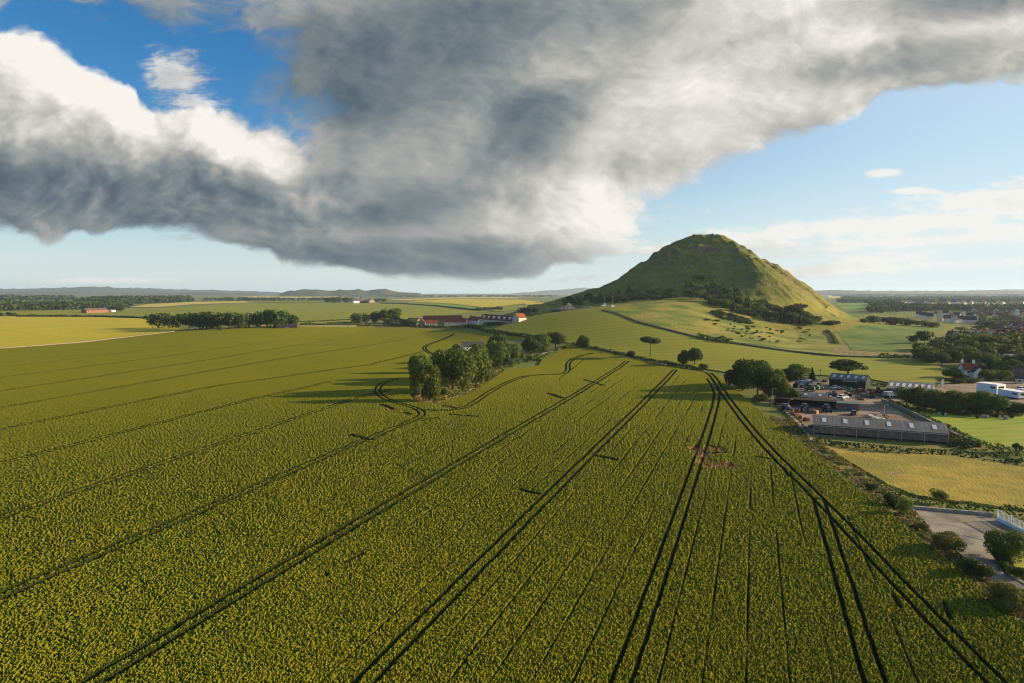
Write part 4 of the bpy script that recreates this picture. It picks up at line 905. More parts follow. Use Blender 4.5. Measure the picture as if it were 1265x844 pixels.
hedge([(706, 426.5), (735, 432.5), (760, 437.5), (790, 444.5), (812, 449.5), (845, 455), (868, 459.5)], 2.6, 1.9, 'leafdark', 'dark hedge between the wheat and the sloping upper field', 0.5)
hedge([(628, 452), (645, 448.5), (660, 445), (668, 441.5)], 3.0, 2.6, 'leafdark', 'short dark hedge in front of the cottage garden', 0.5)
hedge([(664, 446), (676, 440.5), (690, 434), (705, 427)], 3.5, 1.6, 'leaf', 'green hedge band below the three rounded garden trees', 0.5)
hedge([(1106, 613), (1135, 621.5), (1180, 629), (1226, 634.5)], 2.0, 1.5, 'leafdark', 'dark hedge along the back wall of the car park', 0.22)
hedge([(1234, 634), (1262, 639), (1320, 648)], 2.2, 1.6, 'leafdark', 'dark hedge behind the white fence', 0.25)
hedge([(1006, 546), (1040, 552), (1090, 557), (1150, 560), (1215, 566), (1265, 574), (1330, 582)], 2.2, 1.2, 'leafdark', 'low dark hedge between the long shed and the yellow meadow', 0.3)
hedge([(1186, 546), (1215, 556), (1240, 560), (1268, 566)], 3.0, 1.8, 'leaf', 'bushy hedge at the lower corner of the green lawn', 0.35)
hedge([(1094, 496), (1120, 507.5), (1150, 521.5), (1185, 539), (1206, 548)], 1.6, 1.5, 'leafdark', 'dark clipped hedge running beside the lawn wall', 0.3)
hedge([(1010, 549), (1032, 567), (1055, 585), (1078, 599)], 1.4, 0.9, 'leafolive', 'scrappy dry hedge line up the left edge of the yellow meadow', 0.22, 5)
hedge([(20, 391.5), (120, 391.8), (160, 393), (186, 394)], 4, 2.4, 'leafdark', 'thin dark hedge along the top of the golden field', 1.4)
hedge([(470, 375), (505, 376.2), (540, 378.7), (572, 382.2), (594, 384.4)], 5, 2.6, 'leafdark', 'curving dark hedge below the vivid green field strip', 1.5)
hedge([(300, 400.5), (340, 399.8), (400, 397.5), (432, 395.5)], 3, 1.2, 'leafdark', 'faint hedge line in the far green field left of the farm trees', 1.0)
hedge([(1086, 442), (1110, 442.6), (1140, 443.8), (1160, 447)], 3, 2.0, 'leafdark', 'dark hedge below the straw strip near the big wood', 0.7)
hedge([(862, 418), (885, 422), (905, 425.5)], 4, 3.0, 'leaf', 'thick green scrub hedge on the upper side of the field wall', 0.7)
hedge([(1022, 409), (1030, 417), (1034, 425)], 3, 1.6, 'leafolive', 'short hedge line curving down the pasture by the marsh', 0.8)
hedge([(1060, 472), (1090, 477), (1130, 479), (1160, 477)], 1.6, 1.0, 'leafdark', 'low hedge at the bottom of the sloping field behind the sheds', 0.5)
# weeds along the verge
def weeds(name, poly, n, size, mk, label, hmax=0.6, seed=2):
    rng = np.random.default_rng(seed); P = np.array(hits(poly)); lo, hi = P.min(0), P.max(0)
    x = rng.uniform(lo[0], hi[0], n * 4); y = rng.uniform(lo[1], hi[1], n * 4)
    k = pip(x, y, P) & (fbm(x / 2.2, y / 2.2, 61, 3) + 0.25 * rng.random(len(x)) > 0.58); x, y = x[k][:n], y[k][:n]
    hv = hmax * rng.random(len(x)) * (0.3 + fbm(x / 3, y / 3, 62, 2))
    pos = np.stack([x, y, T(x, y) + 0.08 + hv * 0.6], -1)
    nr = rng.normal(size=(len(x), 3)) + np.array([0, 0, 0.6]); nr /= np.linalg.norm(nr, axis=1)[:, None]
    v, f = quads_from(pos, nr, size * rng.uniform(0.5, 1.3, len(x)), rng)
    return tag(link(name, mesh_np(name, v, f), M[mk]), label, 'weeds', kind='stuff')
VP = [(950, 514), (980, 521), (1008, 541), (1054, 577), (1098, 604), (1128, 630), (1153, 661), (1188, 690), (1232, 727), (1280, 757), (1268, 784), (1220, 744), (1170, 701), (1120, 661), (1083, 626), (1043, 597), (998, 560)]
weeds('verge_weeds', VP, 26000, 0.22, 'weed', 'dry straw coloured weeds on the wheat verge', 0.7)
weeds('verge_weeds', VP, 14000, 0.24, 'leaf', 'green weeds mixed through the wheat verge', 0.8, 5)
weeds('yard_scrub', [(1165, 531), (1182, 536), (1214, 552), (1190, 556), (1172, 552)], 1200, 0.4, 'leafdark', 'dark scrub on the bank at the right end of the long shed', 1.2, 6)
weeds('yard_scrub', [(955, 494), (970, 498), (1004, 540), (1000, 546), (975, 520)], 1600, 0.35, 'leafolive', 'olive scrub on the strip between the wheat and the works', 1.0, 7)
weeds('clump_grass', [(511, 496), (537, 501), (580, 488), (622, 460), (600, 452), (560, 470), (512, 480)], 6000, 0.45, 'weed', 'straw coloured long grass round the feet of the central clump', 0.8, 8)
weeds('clump_grass', [(505, 480), (537, 499), (580, 485), (640, 450), (640, 425), (580, 430), (545, 446)], 9000, 0.55, 'leaf', 'green undergrowth beneath the central clump', 1.6, 9)

LOWC = [crown_np('broad', 46, 0.17, 40 + i) for i in range(4)] + [crown_np('conifer', 40, 0.14, 50)]
def woodland(px, n, h, w, label, seed, mk='farleaf'):
    rng = np.random.default_rng(seed); P = np.array(hits(px)); V, Fq = [], []; o = 0; c = 0; tries = 0
    lo, hi = P.min(0), P.max(0)
    while c < n and tries < 60:
        tries += 1
        x = rng.uniform(lo[0], hi[0], 4000); y = rng.uniform(lo[1], hi[1], 4000); k = pip(x, y, P)
        for a, b in zip(x[k], y[k]):
            if c >= n: break
            v, f = LOWC[int(rng.integers(0, 5))]
            s = rng.uniform(0.7, 1.3); ang = rng.random() * 6.28
            R = np.array([[math.cos(ang), -math.sin(ang), 0], [math.sin(ang), math.cos(ang), 0], [0, 0, 1]])
            V.append((v * np.array([w * s, w * s, h * rng.uniform(0.7, 1.2)])) @ R.T + np.array([a, b, float(T(a, b)) - 0.5])); Fq.append(f + o); o += len(v); c += 1
    return tag(link('woodland', mesh_np('woodland', np.vstack(V), np.vstack(Fq)), M[mk]), label, 'wood', kind='stuff')
woodland([(-200, 378), (120, 377.6), (160, 377), (165, 380), (130, 382.5), (60, 384), (-200, 386)], 620, 15, 17, 'dark wood stretching across the far left behind the golden field', 1)
woodland([(90, 373), (160, 371.6), (235, 371.8), (238, 373.8), (180, 375.4), (120, 377)], 420, 22, 24, 'wooded rise behind the far left wood', 2)
woodland([(-200, 369), (90, 370), (90, 371.5), (-200, 373)], 500, 22, 40, 'hazy blue wood beyond the far left plain', 3)
woodland([(250, 370.8), (400, 370.8), (400, 371.6), (250, 371.8)], 90, 14, 26, 'thin hedge trees across the far left fields', 4)
woodland([(470, 366.5), (690, 366), (690, 367), (470, 367.4)], 160, 14, 26, 'line of hedge trees on the centre horizon', 5)
woodland([(1075, 376), (1112, 376), (1116, 385), (1096, 388.5), (1074, 386)], 210, 14, 15, 'dark wood block beside the bright green strips', 6)
woodland([(1114, 381.2), (1180, 381.4), (1182, 384.5), (1116, 385)], 120, 13, 14, 'dark wood behind the white housing estate', 7)
woodland([(1180, 381), (1330, 381), (1330, 388), (1182, 386)], 240, 12, 14, 'dark wood above the right hand terraces', 8)
woodland([(1036, 372.5), (1330, 372.5), (1330, 374.8), (1036, 374.6)], 420, 13, 20, 'dark tree belt across the middle of the right plain', 9)
woodland([(1040, 368.6), (1330, 368.2), (1330, 369.6), (1040, 370)], 460, 14, 30, 'hazy tree belt far out on the right plain', 10)
woodland([(1030, 365.0), (1400, 364.8), (1400, 366), (1030, 366.2)], 500, 16, 55, 'faint blue wood below the right ridge', 11)
woodland([(1175, 425), (1215, 423.5), (1300, 424), (1300, 434), (1215, 434), (1180, 431)], 130, 8, 9, 'mixed trees between the terrace houses and the big wood', 12, 'leaf')
woodland([(1206, 396), (1262, 399), (1262, 407), (1236, 409), (1212, 403)], 30, 8, 9, 'garden trees between the estate and the roof rows', 13, 'leaf')
def far_hill(d, prof, depth, label, mk, seed):
    xs = np.linspace(prof[0][0], prof[-1][0], 160); ys = np.interp(xs, [p[0] for p in prof], [p[1] for p in prof])
    rng_ = fbm(xs / 14, xs * 0 + seed, seed, 4) - 0.5
    top = CAM[2] + (HOR - ys) / F * d + rng_ * d * 0.0012
    nr = 15; rows = []
    for j in range(nr):
        t = j / (nr - 1); y = d - depth / 2 + t * depth
        k = math.sin(PI * t) ** 0.8
        rows.append(np.stack([(xs - CX) / F * y, np.full_like(xs, y), -4 + (top + 4) * k * (0.85 + 0.15 * (1 if j == nr // 2 else 1)) * (1 + (0.5 * (fbm(xs / 9, xs * 0 + j, seed + 3, 3) - 0.5) if j != nr // 2 else 0))], -1))
    V = np.stack(rows)
    return tag(link('far_hill', mesh_np('far_hill', V.reshape(-1, 3), grid_quads(nr, len(xs)), True), M[mk]), label, 'hills', kind='structure')
M['moor'] = pmat('moorland', (0.075, 0.085, 0.035), (0.12, 0.12, 0.045), 0.0012, c3=(0.035, 0.05, 0.02), s3=0.0006, lo=0.42, hi=0.58)
far_hill(11500, [(-200, 357.5), (-60, 357), (0, 357.6), (60, 356.2), (120, 354.2), (160, 356.3), (200, 357.2), (260, 358.8), (330, 360.8), (400, 363)], 2600, 'long blue moorland ridge on the far left horizon', 'moor', 1)
far_hill(8200, [(-200, 361.2), (0, 361.5), (60, 361), (150, 361.4), (260, 362), (320, 363)], 1400, 'lower dark wooded ridge before the far left moor', 'moor', 2)
far_hill(6300, [(345, 363), (358, 360), (372, 358.6), (390, 358.2), (408, 360), (428, 359), (444, 358), (456, 359.8), (470, 357.6), (480, 358.4), (495, 361), (520, 362.6)], 900, 'pair of low humped blue hills on the horizon', 'moor', 3)
far_hill(15500, [(630, 362.5), (680, 359), (700, 357.5), (718, 355.8), (740, 357), (770, 358.5), (830, 362)], 1200, 'faint blue mountain left of the tall cone hill', 'moor', 4)
far_hill(9000, [(985, 362), (1008, 359.2), (1025, 358.4), (1060, 359.3), (1120, 359.7), (1180, 359.4), (1265, 359.6), (1420, 359)], 1600, 'long low blue ridge along the right horizon', 'moor', 5)
far_hill(15000, [(1150, 361.5), (1200, 358.6), (1240, 357.6), (1300, 357), (1420, 356)], 1500, 'faint second ridge behind the right horizon', 'moor', 6)

# ------------------------------------------------------------------ buildings
def prism(m, L, cs):          # cross-section (y, z) extruded along x
    n = len(cs); vs = [(-L / 2, y, z) for y, z in cs] + [(L / 2, y, z) for y, z in cs]
    return m.add(vs, [(i, (i + 1) % n, n + (i + 1) % n, n + i)[::-1] for i in range(n)] + [tuple(range(n)), tuple(range(2 * n - 1, n - 1, -1))])
def _dbg(n, loc, L): print('BLD', n, [round(float(v), 1) for v in loc], round(L, 1))
def gable(root, L, W, hw, hr, wall, roof, oh=0.3, rot=0.0, at=(0, 0, 0), th=0.16, names=('wall', 'roof')):
    w = prism(MB(), L, [(-W / 2, -0.4), (W / 2, -0.4), (W / 2, hw), (0, hw + hr - 0.02), (-W / 2, hw)]).obj(names[0], M[wall], root)
    s = hr / (W / 2); e = W / 2 + oh; ze = hw - s * oh
    r = prism(MB(), L + 2 * oh, [(-e, ze + 0.01), (0, hw + hr + 0.01), (e, ze + 0.01), (e, ze + th), (0, hw + hr + th + 0.03), (-e, ze + th)]).obj(names[1], M[roof], root)
    for o in (w, r): o.location = at; o.rotation_euler = (0, 0, rot)
    return w, r
def window(root, x, y, z, w, h, side, simple=False, frame='whitemetal', out=0.03):
    t = out + 0.05
    if side in 'fb':
        s = -1 if side == 'f' else 1
        fr = MB().box(x - w / 2, x + w / 2, min(y, y + s * t), max(y, y + s * t), z - h / 2, z + h / 2); pn = MB().box(x - w / 2 + .09, x + w / 2 - .09, min(y + s * t, y + s * (t + .02)), max(y + s * t, y + s * (t + .02)), z - h / 2 + .09, z + h / 2 - .09)
    else:
        s = -1 if side == 'l' else 1
        fr = MB().box(min(x, x + s * t), max(x, x + s * t), y - w / 2, y + w / 2, z - h / 2, z + h / 2); pn = MB().box(min(x + s * t, x + s * (t + .02)), max(x + s * t, x + s * (t + .02)), y - w / 2 + .09, y + w / 2 - .09, z - h / 2 + .09, z + h / 2 - .09)
    if simple: return fr.obj('window', M['glass'], root)
    f = fr.obj('window', M[frame], root); pn.obj('pane', M['glass'], f); return f
def chimney(root, roof, x, y, z0, z1, mat='stone', s=0.45):
    c = MB().box(x - s, x + s, y - s * .7, y + s * .7, z0, z1).box(x - s - .08, x + s + .08, y - s * .7 - .08, y + s * .7 + .08, z1, z1 + 0.15).tube((x - s * .4, y, z1 + .15), (x - s * .4, y, z1 + .6), 0.13).tube((x + s * .4, y, z1 + .15), (x + s * .4, y, z1 + .6), 0.13)
    o = c.obj('chimney', M[mat], roof)
    # keep the chimney upright in the building's frame even when the roof is turned
    return o
def frame_from(fl, fr, depth):
    a, b = hit(*fl), hit(*fr); d = b[:2] - a[:2]; L = float(np.hypot(*d)); rz = math.atan2(d[1], d[0]); n = np.array([-d[1], d[0]]) / L
    c = (a[:2] + b[:2]) / 2 + n * depth / 2
    return (c[0], c[1], (min(a[2], b[2]) * .6 + max(a[2], b[2]) * .4)), rz, L
def building(name, fl, fr, depth, hw, hr, wall, roof, label, cat='building', gable_front=False, nf=0, rows=1, ends=0, chim=(), door=False, group=None, lights=0, oh=0.3, simple=False, chimmat='stone', doormat='dark'):
    loc, rz, L = frame_from(fl, fr, depth)
    e = empty(name, loc, rz, label, cat, group)
    if gable_front: w, r = gable(e, depth, L, hw, hr, wall, roof, oh, PI / 2)
    else: w, r = gable(e, L, depth, hw, hr, wall, roof, oh)
    for k in range(rows):
        zz = hw * (k + 0.55) / rows
        for i in range(nf):
            if door and k == 0 and i == nf // 2: continue
            window(e, -L / 2 + L * (i + 0.5) / nf, -depth / 2, zz, min(1.1, L / nf * .5), min(1.3, hw / rows * .5), 'f', simple)
        for i in range(ends):
            for sd, sx in (('l', -L / 2), ('r', L / 2)): window(e, sx, -depth / 2 + depth * (i + 0.5) / ends, zz, min(1.0, depth / ends * .4), min(1.3, hw / rows * .5), sd, simple)
    if door: MB().box(-0.5, 0.5, -depth / 2 - 0.06, -depth / 2 + 0.05, 0.0, 2.05).obj('door', M[doormat], e)
    for cx in chim:
        if gable_front: chimney(e, r, cx * depth / 2, 0, hw + hr - 0.8, hw + hr + 1.1, chimmat)
        else: chimney(e, r, cx * L / 2, 0, hw + hr - 0.8, hw + hr + 1.1, chimmat)
    for i in range(lights):
        sl = math.atan2(hr, (depth / 2)); x0 = -L / 2 + L * (i + 0.5) / lights
        y0, y1 = -depth * 0.36, -depth * 0.14
        zf = lambda y: hw + hr * (1 - abs(y) / (depth / 2)) + 0.20
        MB().add([(x0 - .5, y0, zf(y0)), (x0 + .5, y0, zf(y0)), (x0 + .5, y1, zf(y1)), (x0 - .5, y1, zf(y1)), (x0 - .5, y0, zf(y0) + .04), (x0 + .5, y0, zf(y0) + .04), (x0 + .5, y1, zf(y1) + .04), (x0 - .5, y1, zf(y1) + .04)],
                 [(0, 3, 2, 1), (4, 5, 6, 7), (0, 1, 5, 4), (1, 2, 6, 5), (2, 3, 7, 6), (3, 0, 4, 7)]).obj('rooflight', M['palesheet'], r)
    return e, L, w, r
# the works
e, L, w, r = building('long_shed', (1005, 536.5), (1171, 549), 12, 2.7, 1.6, 'cladding', 'greyroof', 'very long low shed with a grey roof and pale rooflights', 'shed', lights=6, oh=0.25)
for i in range(7): MB().box(-L / 2 + L * i / 6 - 0.06, -L / 2 + L * i / 6 + 0.06, -6.1, -6.003, 0.0, 2.55).obj('downpipe', M['metal'], e)
MB().box(-L / 2 + .2, L / 2 - .2, -6.28, -6.05, 2.42, 2.56).obj('gutter', M['metal'], e)
MB().box(-L / 2 + 0.4, L / 2 - 0.4, -6.04, -6.003, 0.0, 0.5).obj('plinth', M['dark'], e)
MB().box(-L / 2 - 0.05, -L / 2 - 0.003, -2, 2, 0.0, 2.6).obj('door', M['darkpaint'], e)
e, L, w, r = building('green_shed', (1024, 478), (1069, 481.5), 9, 3.4, 1.8, 'darkgreen', 'greyroof', 'tall dark green shed with a pale grey roof and skylights', 'shed', lights=5)
MB().box(-L / 2 - 0.12, -L / 2 - 0.003, -3.4, -0.4, 0, 3.0).obj('door', M['greenpaint'], e)
MB().box(-L * .12, L * .28, -4.6, -4.503, 2.75, 3.1).obj('panel', M['palesheet'], e)
e, L, w, r = building('low_warehouse', (1095, 489), (1150, 493), 22, 2.8, 1.6, 'cladding', 'greyroof', 'broad low warehouse with a wide brown grey roof behind the bushes', 'warehouse', lights=7)
MB().box(-L / 2 + 1.5, -L / 2 + 5.5, -11.06, -11.003, 0, 2.2).obj('door', M['bluepaint'], e)
MB().box(-L / 2 - 0.06, -L / 2 - 0.003, -7, -3, 0, 2.4).obj('door', M['concrete'], e)
e, L, w, r = building('cream_shed', (986, 497), (1022, 499), 7, 2.0, 1.1, 'cream', 'greyroof', 'small cream shed with a grey roof beside the yard tractors', 'shed', lights=2)
MB().box(-L / 2 + .6, -0.5, -3.56, -3.503, 0.1, 1.7).obj('door', M['dark'], e)
def flat_hut(name, fl, fr, depth, h, wall, roof, label, openf=False):
    loc, rz, L = frame_from(fl, fr, depth); e = empty(name, loc, rz, label, 'shed')
    m = MB()
    if openf:
        m.box(-L / 2, L / 2, depth / 2 - .15, depth / 2, -.3, h).box(-L / 2, -L / 2 + .15, -depth / 2, depth / 2 - .152, -.3, h).box(L / 2 - .15, L / 2, -depth / 2, depth / 2 - .152, -.3, h)
        for i in range(1, 6): MB().box(-L / 2 + L * i / 6 - .08, -L / 2 + L * i / 6 + .08, -depth / 2 + .05, -depth / 2 + .21, -.3, h).obj('post', M['dark'], e)
    else:
        m.box(-L / 2, L / 2, -depth / 2, depth / 2, -.3, h)
        MB().box(-L * .1, L * .12, -depth / 2 - .05, -depth / 2 - .003, 0, min(2, h - .2)).obj('door', M['bluepaint'], e)
    m.obj('wall', M[wall], e)
    MB().box(-L / 2 - .3, L / 2 + .3, -depth / 2 - .35, depth / 2 + .25, h + .004, h + .22).obj('roof', M[roof], e)
    return e
flat_hut('open_shelter', (957, 500), (1033, 505.5), 4.5, 2.2, 'dark', 'dark', 'long dark open fronted shelter behind the parked machines', True)
flat_hut('site_hut', (1035, 507), (1061, 508.5), 4.2, 2.3, 'cladding', 'tealroof', 'brown hut with a flat teal roof at the right end of the shelter')
# the slate cottage in the clump
e, L, w, r = building('slate_cottage', (573, 434), (599, 433), 6.5, 3.0, 3.0, 'white', 'slate', 'white cottage with a dark slate roof among the central trees', 'cottage', nf=3, ends=1, chim=(-.85, .85), door=True)
# white cottage with red roof by the big wood
e, L, w, r = building('red_roofed_cottage', (1191, 468.5), (1210, 469), 7, 4.2, 2.6, 'white', 'redroof', 'white two storey cottage with a red roof below the big wood', 'cottage', nf=2, rows=2, ends=1, chim=(-.9, .6), chimmat='white')
gable(e, 5.5, 4.2, 3.6, 2.0, 'white', 'slate', 0.25, PI / 2, (1.4, -4.0, 0), names=('wing', 'wing_roof')); window(e, 1.4, -6.75, 2.6, 1.0, 1.2, 'f'); window(e, 1.4, -6.75, 1.0, 1.6, 1.0, 'f')
MB().box(-3.2, -2.0, -3.9, -3.503, 0, 2.1).obj('porch', M['white'], e)
# the red roofed farm
GF = 'buildings of the red roofed farm'
building('farm_house', (502, 402), (514, 402.8), 8, 5.2, 3.6, 'stone', 'slate', 'tall grey stone farmhouse at the left end of the red roofed farm', 'farmhouse', nf=3, rows=2, ends=1, chim=(-.9, .9), group=GF)
building('farm_house', (516, 403.4), (525, 403.4), 9, 4.6, 4.0, 'stone', 'redroof2', 'steep gabled cream farmhouse facing the wheat', 'farmhouse', gable_front=True, nf=2, rows=2, ends=2, chim=(.85,), group=GF)
building('farm_cottage', (527, 403.6), (541, 403.4), 8, 3.6, 3.8, 'white', 'redroof', 'low white farm cottage with a bright red roof', 'cottage', nf=4, ends=1, chim=(.9,), group=GF)
building('farm_steading', (524, 399.5), (572, 398.5), 13, 4.6, 4.6, 'stone', 'redroof2', 'long dark red roofed steading at the back of the farm', 'barn', nf=6, group=GF)
building('farm_steading', (549, 402.6), (575, 401.6), 11, 3.8, 4.6, 'cream', 'redroof', 'wide front steading with red roof and a pale sunlit end', 'barn', nf=6, ends=2, chim=(.5,), group=GF)
building('farm_cottage', (577, 400.5), (590, 400.3), 9, 4.4, 4.4, 'white', 'redroof', 'small white cottage linking the steading to the dormered farmhouse', 'cottage', nf=3, ends=1, chim=(-.8,), group=GF)
e, L, w, r = building('long_farmhouse', (592, 402), (633, 398.8), 9, 4.4, 4.4, 'cream', 'redroof', 'long pale farmhouse with a row of white dormers in its red roof', 'farmhouse', nf=9, ends=2, chim=(-.6, .1), group=GF)
for i in range(6):
    x = -L / 2 + L * (i + 0.7) / 6.4
    dm = prism(MB(), 2.6, [(-1.0, 0), (1.0, 0), (1.0, 1.4), (0, 2.3), (-1.0, 1.4)]).obj('dormer', M['white'], r); dm.location = (x, -2.7, 5.4); dm.rotation_euler = (0, 0, PI / 2)
    wn = MB().box(x - .6, x + .6, -4.05, -4.003, 5.8, 6.8).obj('pane', M['glass'], r)
building('farm_wing', (633, 399.2), (641, 398.4), 12, 4.4, 3.8, 'cream', 'redroof', 'pale gabled wing at the right end of the dormered farmhouse', 'farmhouse', gable_front=True, nf=2, rows=1, ends=3, group=GF)
# low sheds and distant farms on the left
flat_hut('field_shed', (341, 406.6), (367, 406.4), 9, 3.6, 'dark', 'slate', 'low dark field shed at the right end of the long tree row')
building('low_barn', (107, 387), (134, 386.2), 14, 5, 4, 'brick', 'brownroof', 'long low brick barn standing alone in the far left fields', 'barn', nf=5, simple=True)
building('small_cottage', (138, 385.8), (143, 385.6), 7, 4, 2, 'white', 'slate', 'tiny white cottage right of the far low barn', 'cottage', simple=True, nf=1)
building('distant_house', (437, 374.6), (444, 374.5), 12, 8, 6, 'white', 'slate', 'pale house at the left of the distant dark farm', 'house', nf=2, rows=2, simple=True, chim=(.8,))
building('distant_barn', (444, 374.4), (455, 374.3), 16, 7, 8, 'dark', 'brownroof', 'dark barn in the middle of the distant farm', 'barn', nf=2, simple=True)
building('distant_house', (456, 374.4), (463, 374.3), 12, 8, 7, 'stone', 'slate', 'stone house with steep gable at the right of the distant farm', 'house', gable_front=True, nf=2, rows=2, simple=True, chim=(.8,))
building('distant_church', (445, 373.2), (447, 373.2), 5, 16, 9, 'stone', 'slate', 'little pointed tower rising behind the distant dark farm', 'tower', gable_front=True, nf=1, simple=True)
# the town on the right
rt = random.Random(4)
def town_house(px, py, w, dpt, hw, hr, rot, wall, roof, label, group, nf=2, rows=2, gf=False):
    p = hit(px, py); s = p[1] / F; L = w * s
    e = empty('town_house', p, rot, label, 'house', group)
    if gf: wl, r = gable(e, dpt, L, hw, hr, wall, roof, 0.3, PI / 2)
    else: wl, r = gable(e, L, dpt, hw, hr, wall, roof, 0.3)
    for k in range(rows):
        for i in range(nf): window(e, -L / 2 + L * (i + 0.5) / nf, -dpt / 2, hw * (k + .55) / rows, 1.1, 1.2, 'f', True)
    chimney(e, r, L * .35 if not gf else 0, 0, hw + hr - .8, hw + hr + 1.0, 'brick')
    return e
G = 'white houses of the new estate'
for i, (x, y, w, gf, rot) in enumerate([(1135, 391.5, 6, True, .3), (1139.5, 392.5, 6, True, .3), (1144, 393.5, 6, True, .3), (1148.5, 394.5, 6, True, .3), (1153, 391, 7, False, .1), (1159, 391, 7, False, .1), (1163, 396.5, 8, False, .2), (1168, 390, 8, True, .2),
        (1170, 397.5, 7, True, .25), (1175, 394, 8, False, -.1), (1182, 393, 7, True, .1), (1187, 398.5, 8, True, .3), (1190, 392, 9, False, .2), (1194, 399.5, 8, True, .3), (1197, 393.5, 7, True, .4), (1201, 399.5, 7, True, .3), (1204, 396.5, 7, False, .5), (1179, 399, 7, False, .1)]):
    town_house(x, y, w * .8, 8, 4.6, 4.2, rot + (.75 if gf else .2), 'white', 'slate' if i % 4 else 'brownroof', 'white gabled house of the new estate on the right plain', G, gf=gf)
G = 'terrace houses above the big wood'
for i, (x, y, w, gf) in enumerate([(1176, 422.5, 7, True), (1183, 423.5, 9, False), (1191, 424, 7, True), (1197, 421, 8, False), (1204, 420.5, 9, False), (1212, 420.5, 9, False), (1220, 420.5, 9, False), (1228, 421, 9, False), (1237, 422.5, 9, True), (1245, 421.5, 9, False), (1254, 422.5, 8, True), (1262, 422, 10, False), (1272, 422, 10, False)]):
    town_house(x, y, w, 8, 5.2, 3.2, 0.15, ['brick', 'cream', 'stone', 'cream'][i % 4], ['brownroof', 'slate', 'redroof2'][i % 3], 'dark roofed terrace house above the big wood', G, gf=gf)
G = 'rows of roofs at the far right'
for row in range(5):
    for i in range(7):
        x = 1222 + row * 7 + i * 5.5 - 0; y = 390 + row * 4.2 + i * 1.5
        if x > 1285: continue
        town_house(x, y, 5.2, 8, 5, 3, -0.55, 'white' if (i + row) % 3 else 'cream', ['brownroof', 'slate', 'greyroof'][(i * 2 + row) % 3], 'small house in the rows of roofs at the far right edge', G)
G = 'scattered houses of the town'
for i, (x, y) in enumerate(scatter_px([(1200, 383), (1300, 383), (1300, 424), (1242, 417), (1212, 405)], 84, 33, 4.6)):
    town_house(x, y, 5.5 + (y - 384) * .08, 8, 5, 3, [-.55, -.5, 1.0, .2][i % 4], ['cream', 'white', 'stone'][i % 3], ['brownroof', 'slate', 'greyroof', 'redroof2'][i % 4], 'pale house scattered among trees on the far right slope', G, gf=bool(i % 2))
G = 'pale houses of the distant town'
for i in range(60):
    x = rt.uniform(1044, 1100) if i < 22 else rt.uniform(1090, 1275); y = rt.uniform(370.6, 373) if i < 22 else rt.uniform(374.8, 377)
    p = hit(x, y); e = empty('distant_house', p, rt.uniform(-.5, .8), 'tiny pale house of the distant town on the right plain', 'house', G)
    gable(e, rt.uniform(14, 24), 11, 7, 4.5, 'cream' if i % 3 else 'white', 'brownroof' if i % 2 else 'slate')
building('pale_roofed_shed', (1240, 446), (1268, 447), 8, 3, 0.8, 'cream', 'palesheet', 'long shed with a pale flat roof among the right wood', 'shed')
building('dark_bungalow', (1250, 470), (1285, 472), 9, 2.8, 2.4, 'stone', 'brownroof', 'dark roofed bungalow at the right edge past the white trailers', 'bungalow', nf=3, chim=(.5,))
building('garden_shed', (1255, 474), (1264, 474.5), 4, 2.2, 1.0, 'cream', 'slate', 'small pale garden shed right of the white cottage', 'shed', nf=1)

# ------------------------------------------------------------------ vehicles and yard things
def wheels(root, pts, r, w, rim='metal'):
    for x, y in pts:
        t = MB().tube((x, y - w / 2, r), (x, y + w / 2, r), r, n=14).obj('wheel', M['rubber'], root)
        s = -1 if y < 0 else 1
        MB().tube((x, y + s * w / 2, r), (x, y + s * (w / 2 + .02), r), r * .55, n=10).obj('rim', M[rim], t)
def car(px, py, rz, paint, label, group=None, estate=False):
    e = empty('parked_car', hit(px, py), rz, label, 'car', group)
    m = MB().box(-2.1, 2.1, -.85, .85, .32, .55); m.taper(-2.1, 2.1, -.85, .85, .552, .88, .06, .05); m.obj('body', M[paint], e)
    MB().taper(-1.9 if estate else -1.5, .9, -.78, .78, .884, 1.4, .45, .14).obj('window', M['glass'], e)
    MB().box(-1.4 if estate else -1.0, .4, -.62, .62, 1.404, 1.46).obj('roof', M[paint], e)
    wheels(e, [(-1.3, -.8), (-1.3, .8), (1.3, -.8), (1.3, .8)], .33, .2)
    for y in (-.6, .6): MB().box(2.05, 2.13, y - .18, y + .18, .6, .75).obj('headlight', M['palesheet'], e)
    return e
def tractor(px, py, rz, paint, label):
    e = empty('tractor', hit(px, py), rz, label, 'tractor', 'tractors in the works yard')
    MB().taper(0.1, 2.1, -.42, .42, .85, 1.65, .1, .06).obj('bonnet', M[paint], e)
    MB().box(-1.4, 2.0, -.3, .3, .6, .848).obj('chassis', M['dark'], e)
    c = MB().taper(-1.3, .05, -.7, .7, 1.0, 2.35, .12, .1).obj('cab', M['glass'], e); MB().box(-1.35, .1, -.75, .75, 2.354, 2.5).obj('roof', M[paint], c)
    for s in (-1, 1): MB().box(-1.6, -.2, s * .95 - .25, s * .95 + .25, 1.66, 1.76).obj('mudguard', M[paint], e)
    wheels(e, [(-.9, -.95), (-.9, .95)], .82, .45, paint); wheels(e, [(1.5, -.8), (1.5, .8)], .52, .32, paint)
    MB().tube((.6, -.3, 1.6), (.6, -.3, 2.4), .06).obj('exhaust', M['dark'], e)
    return e
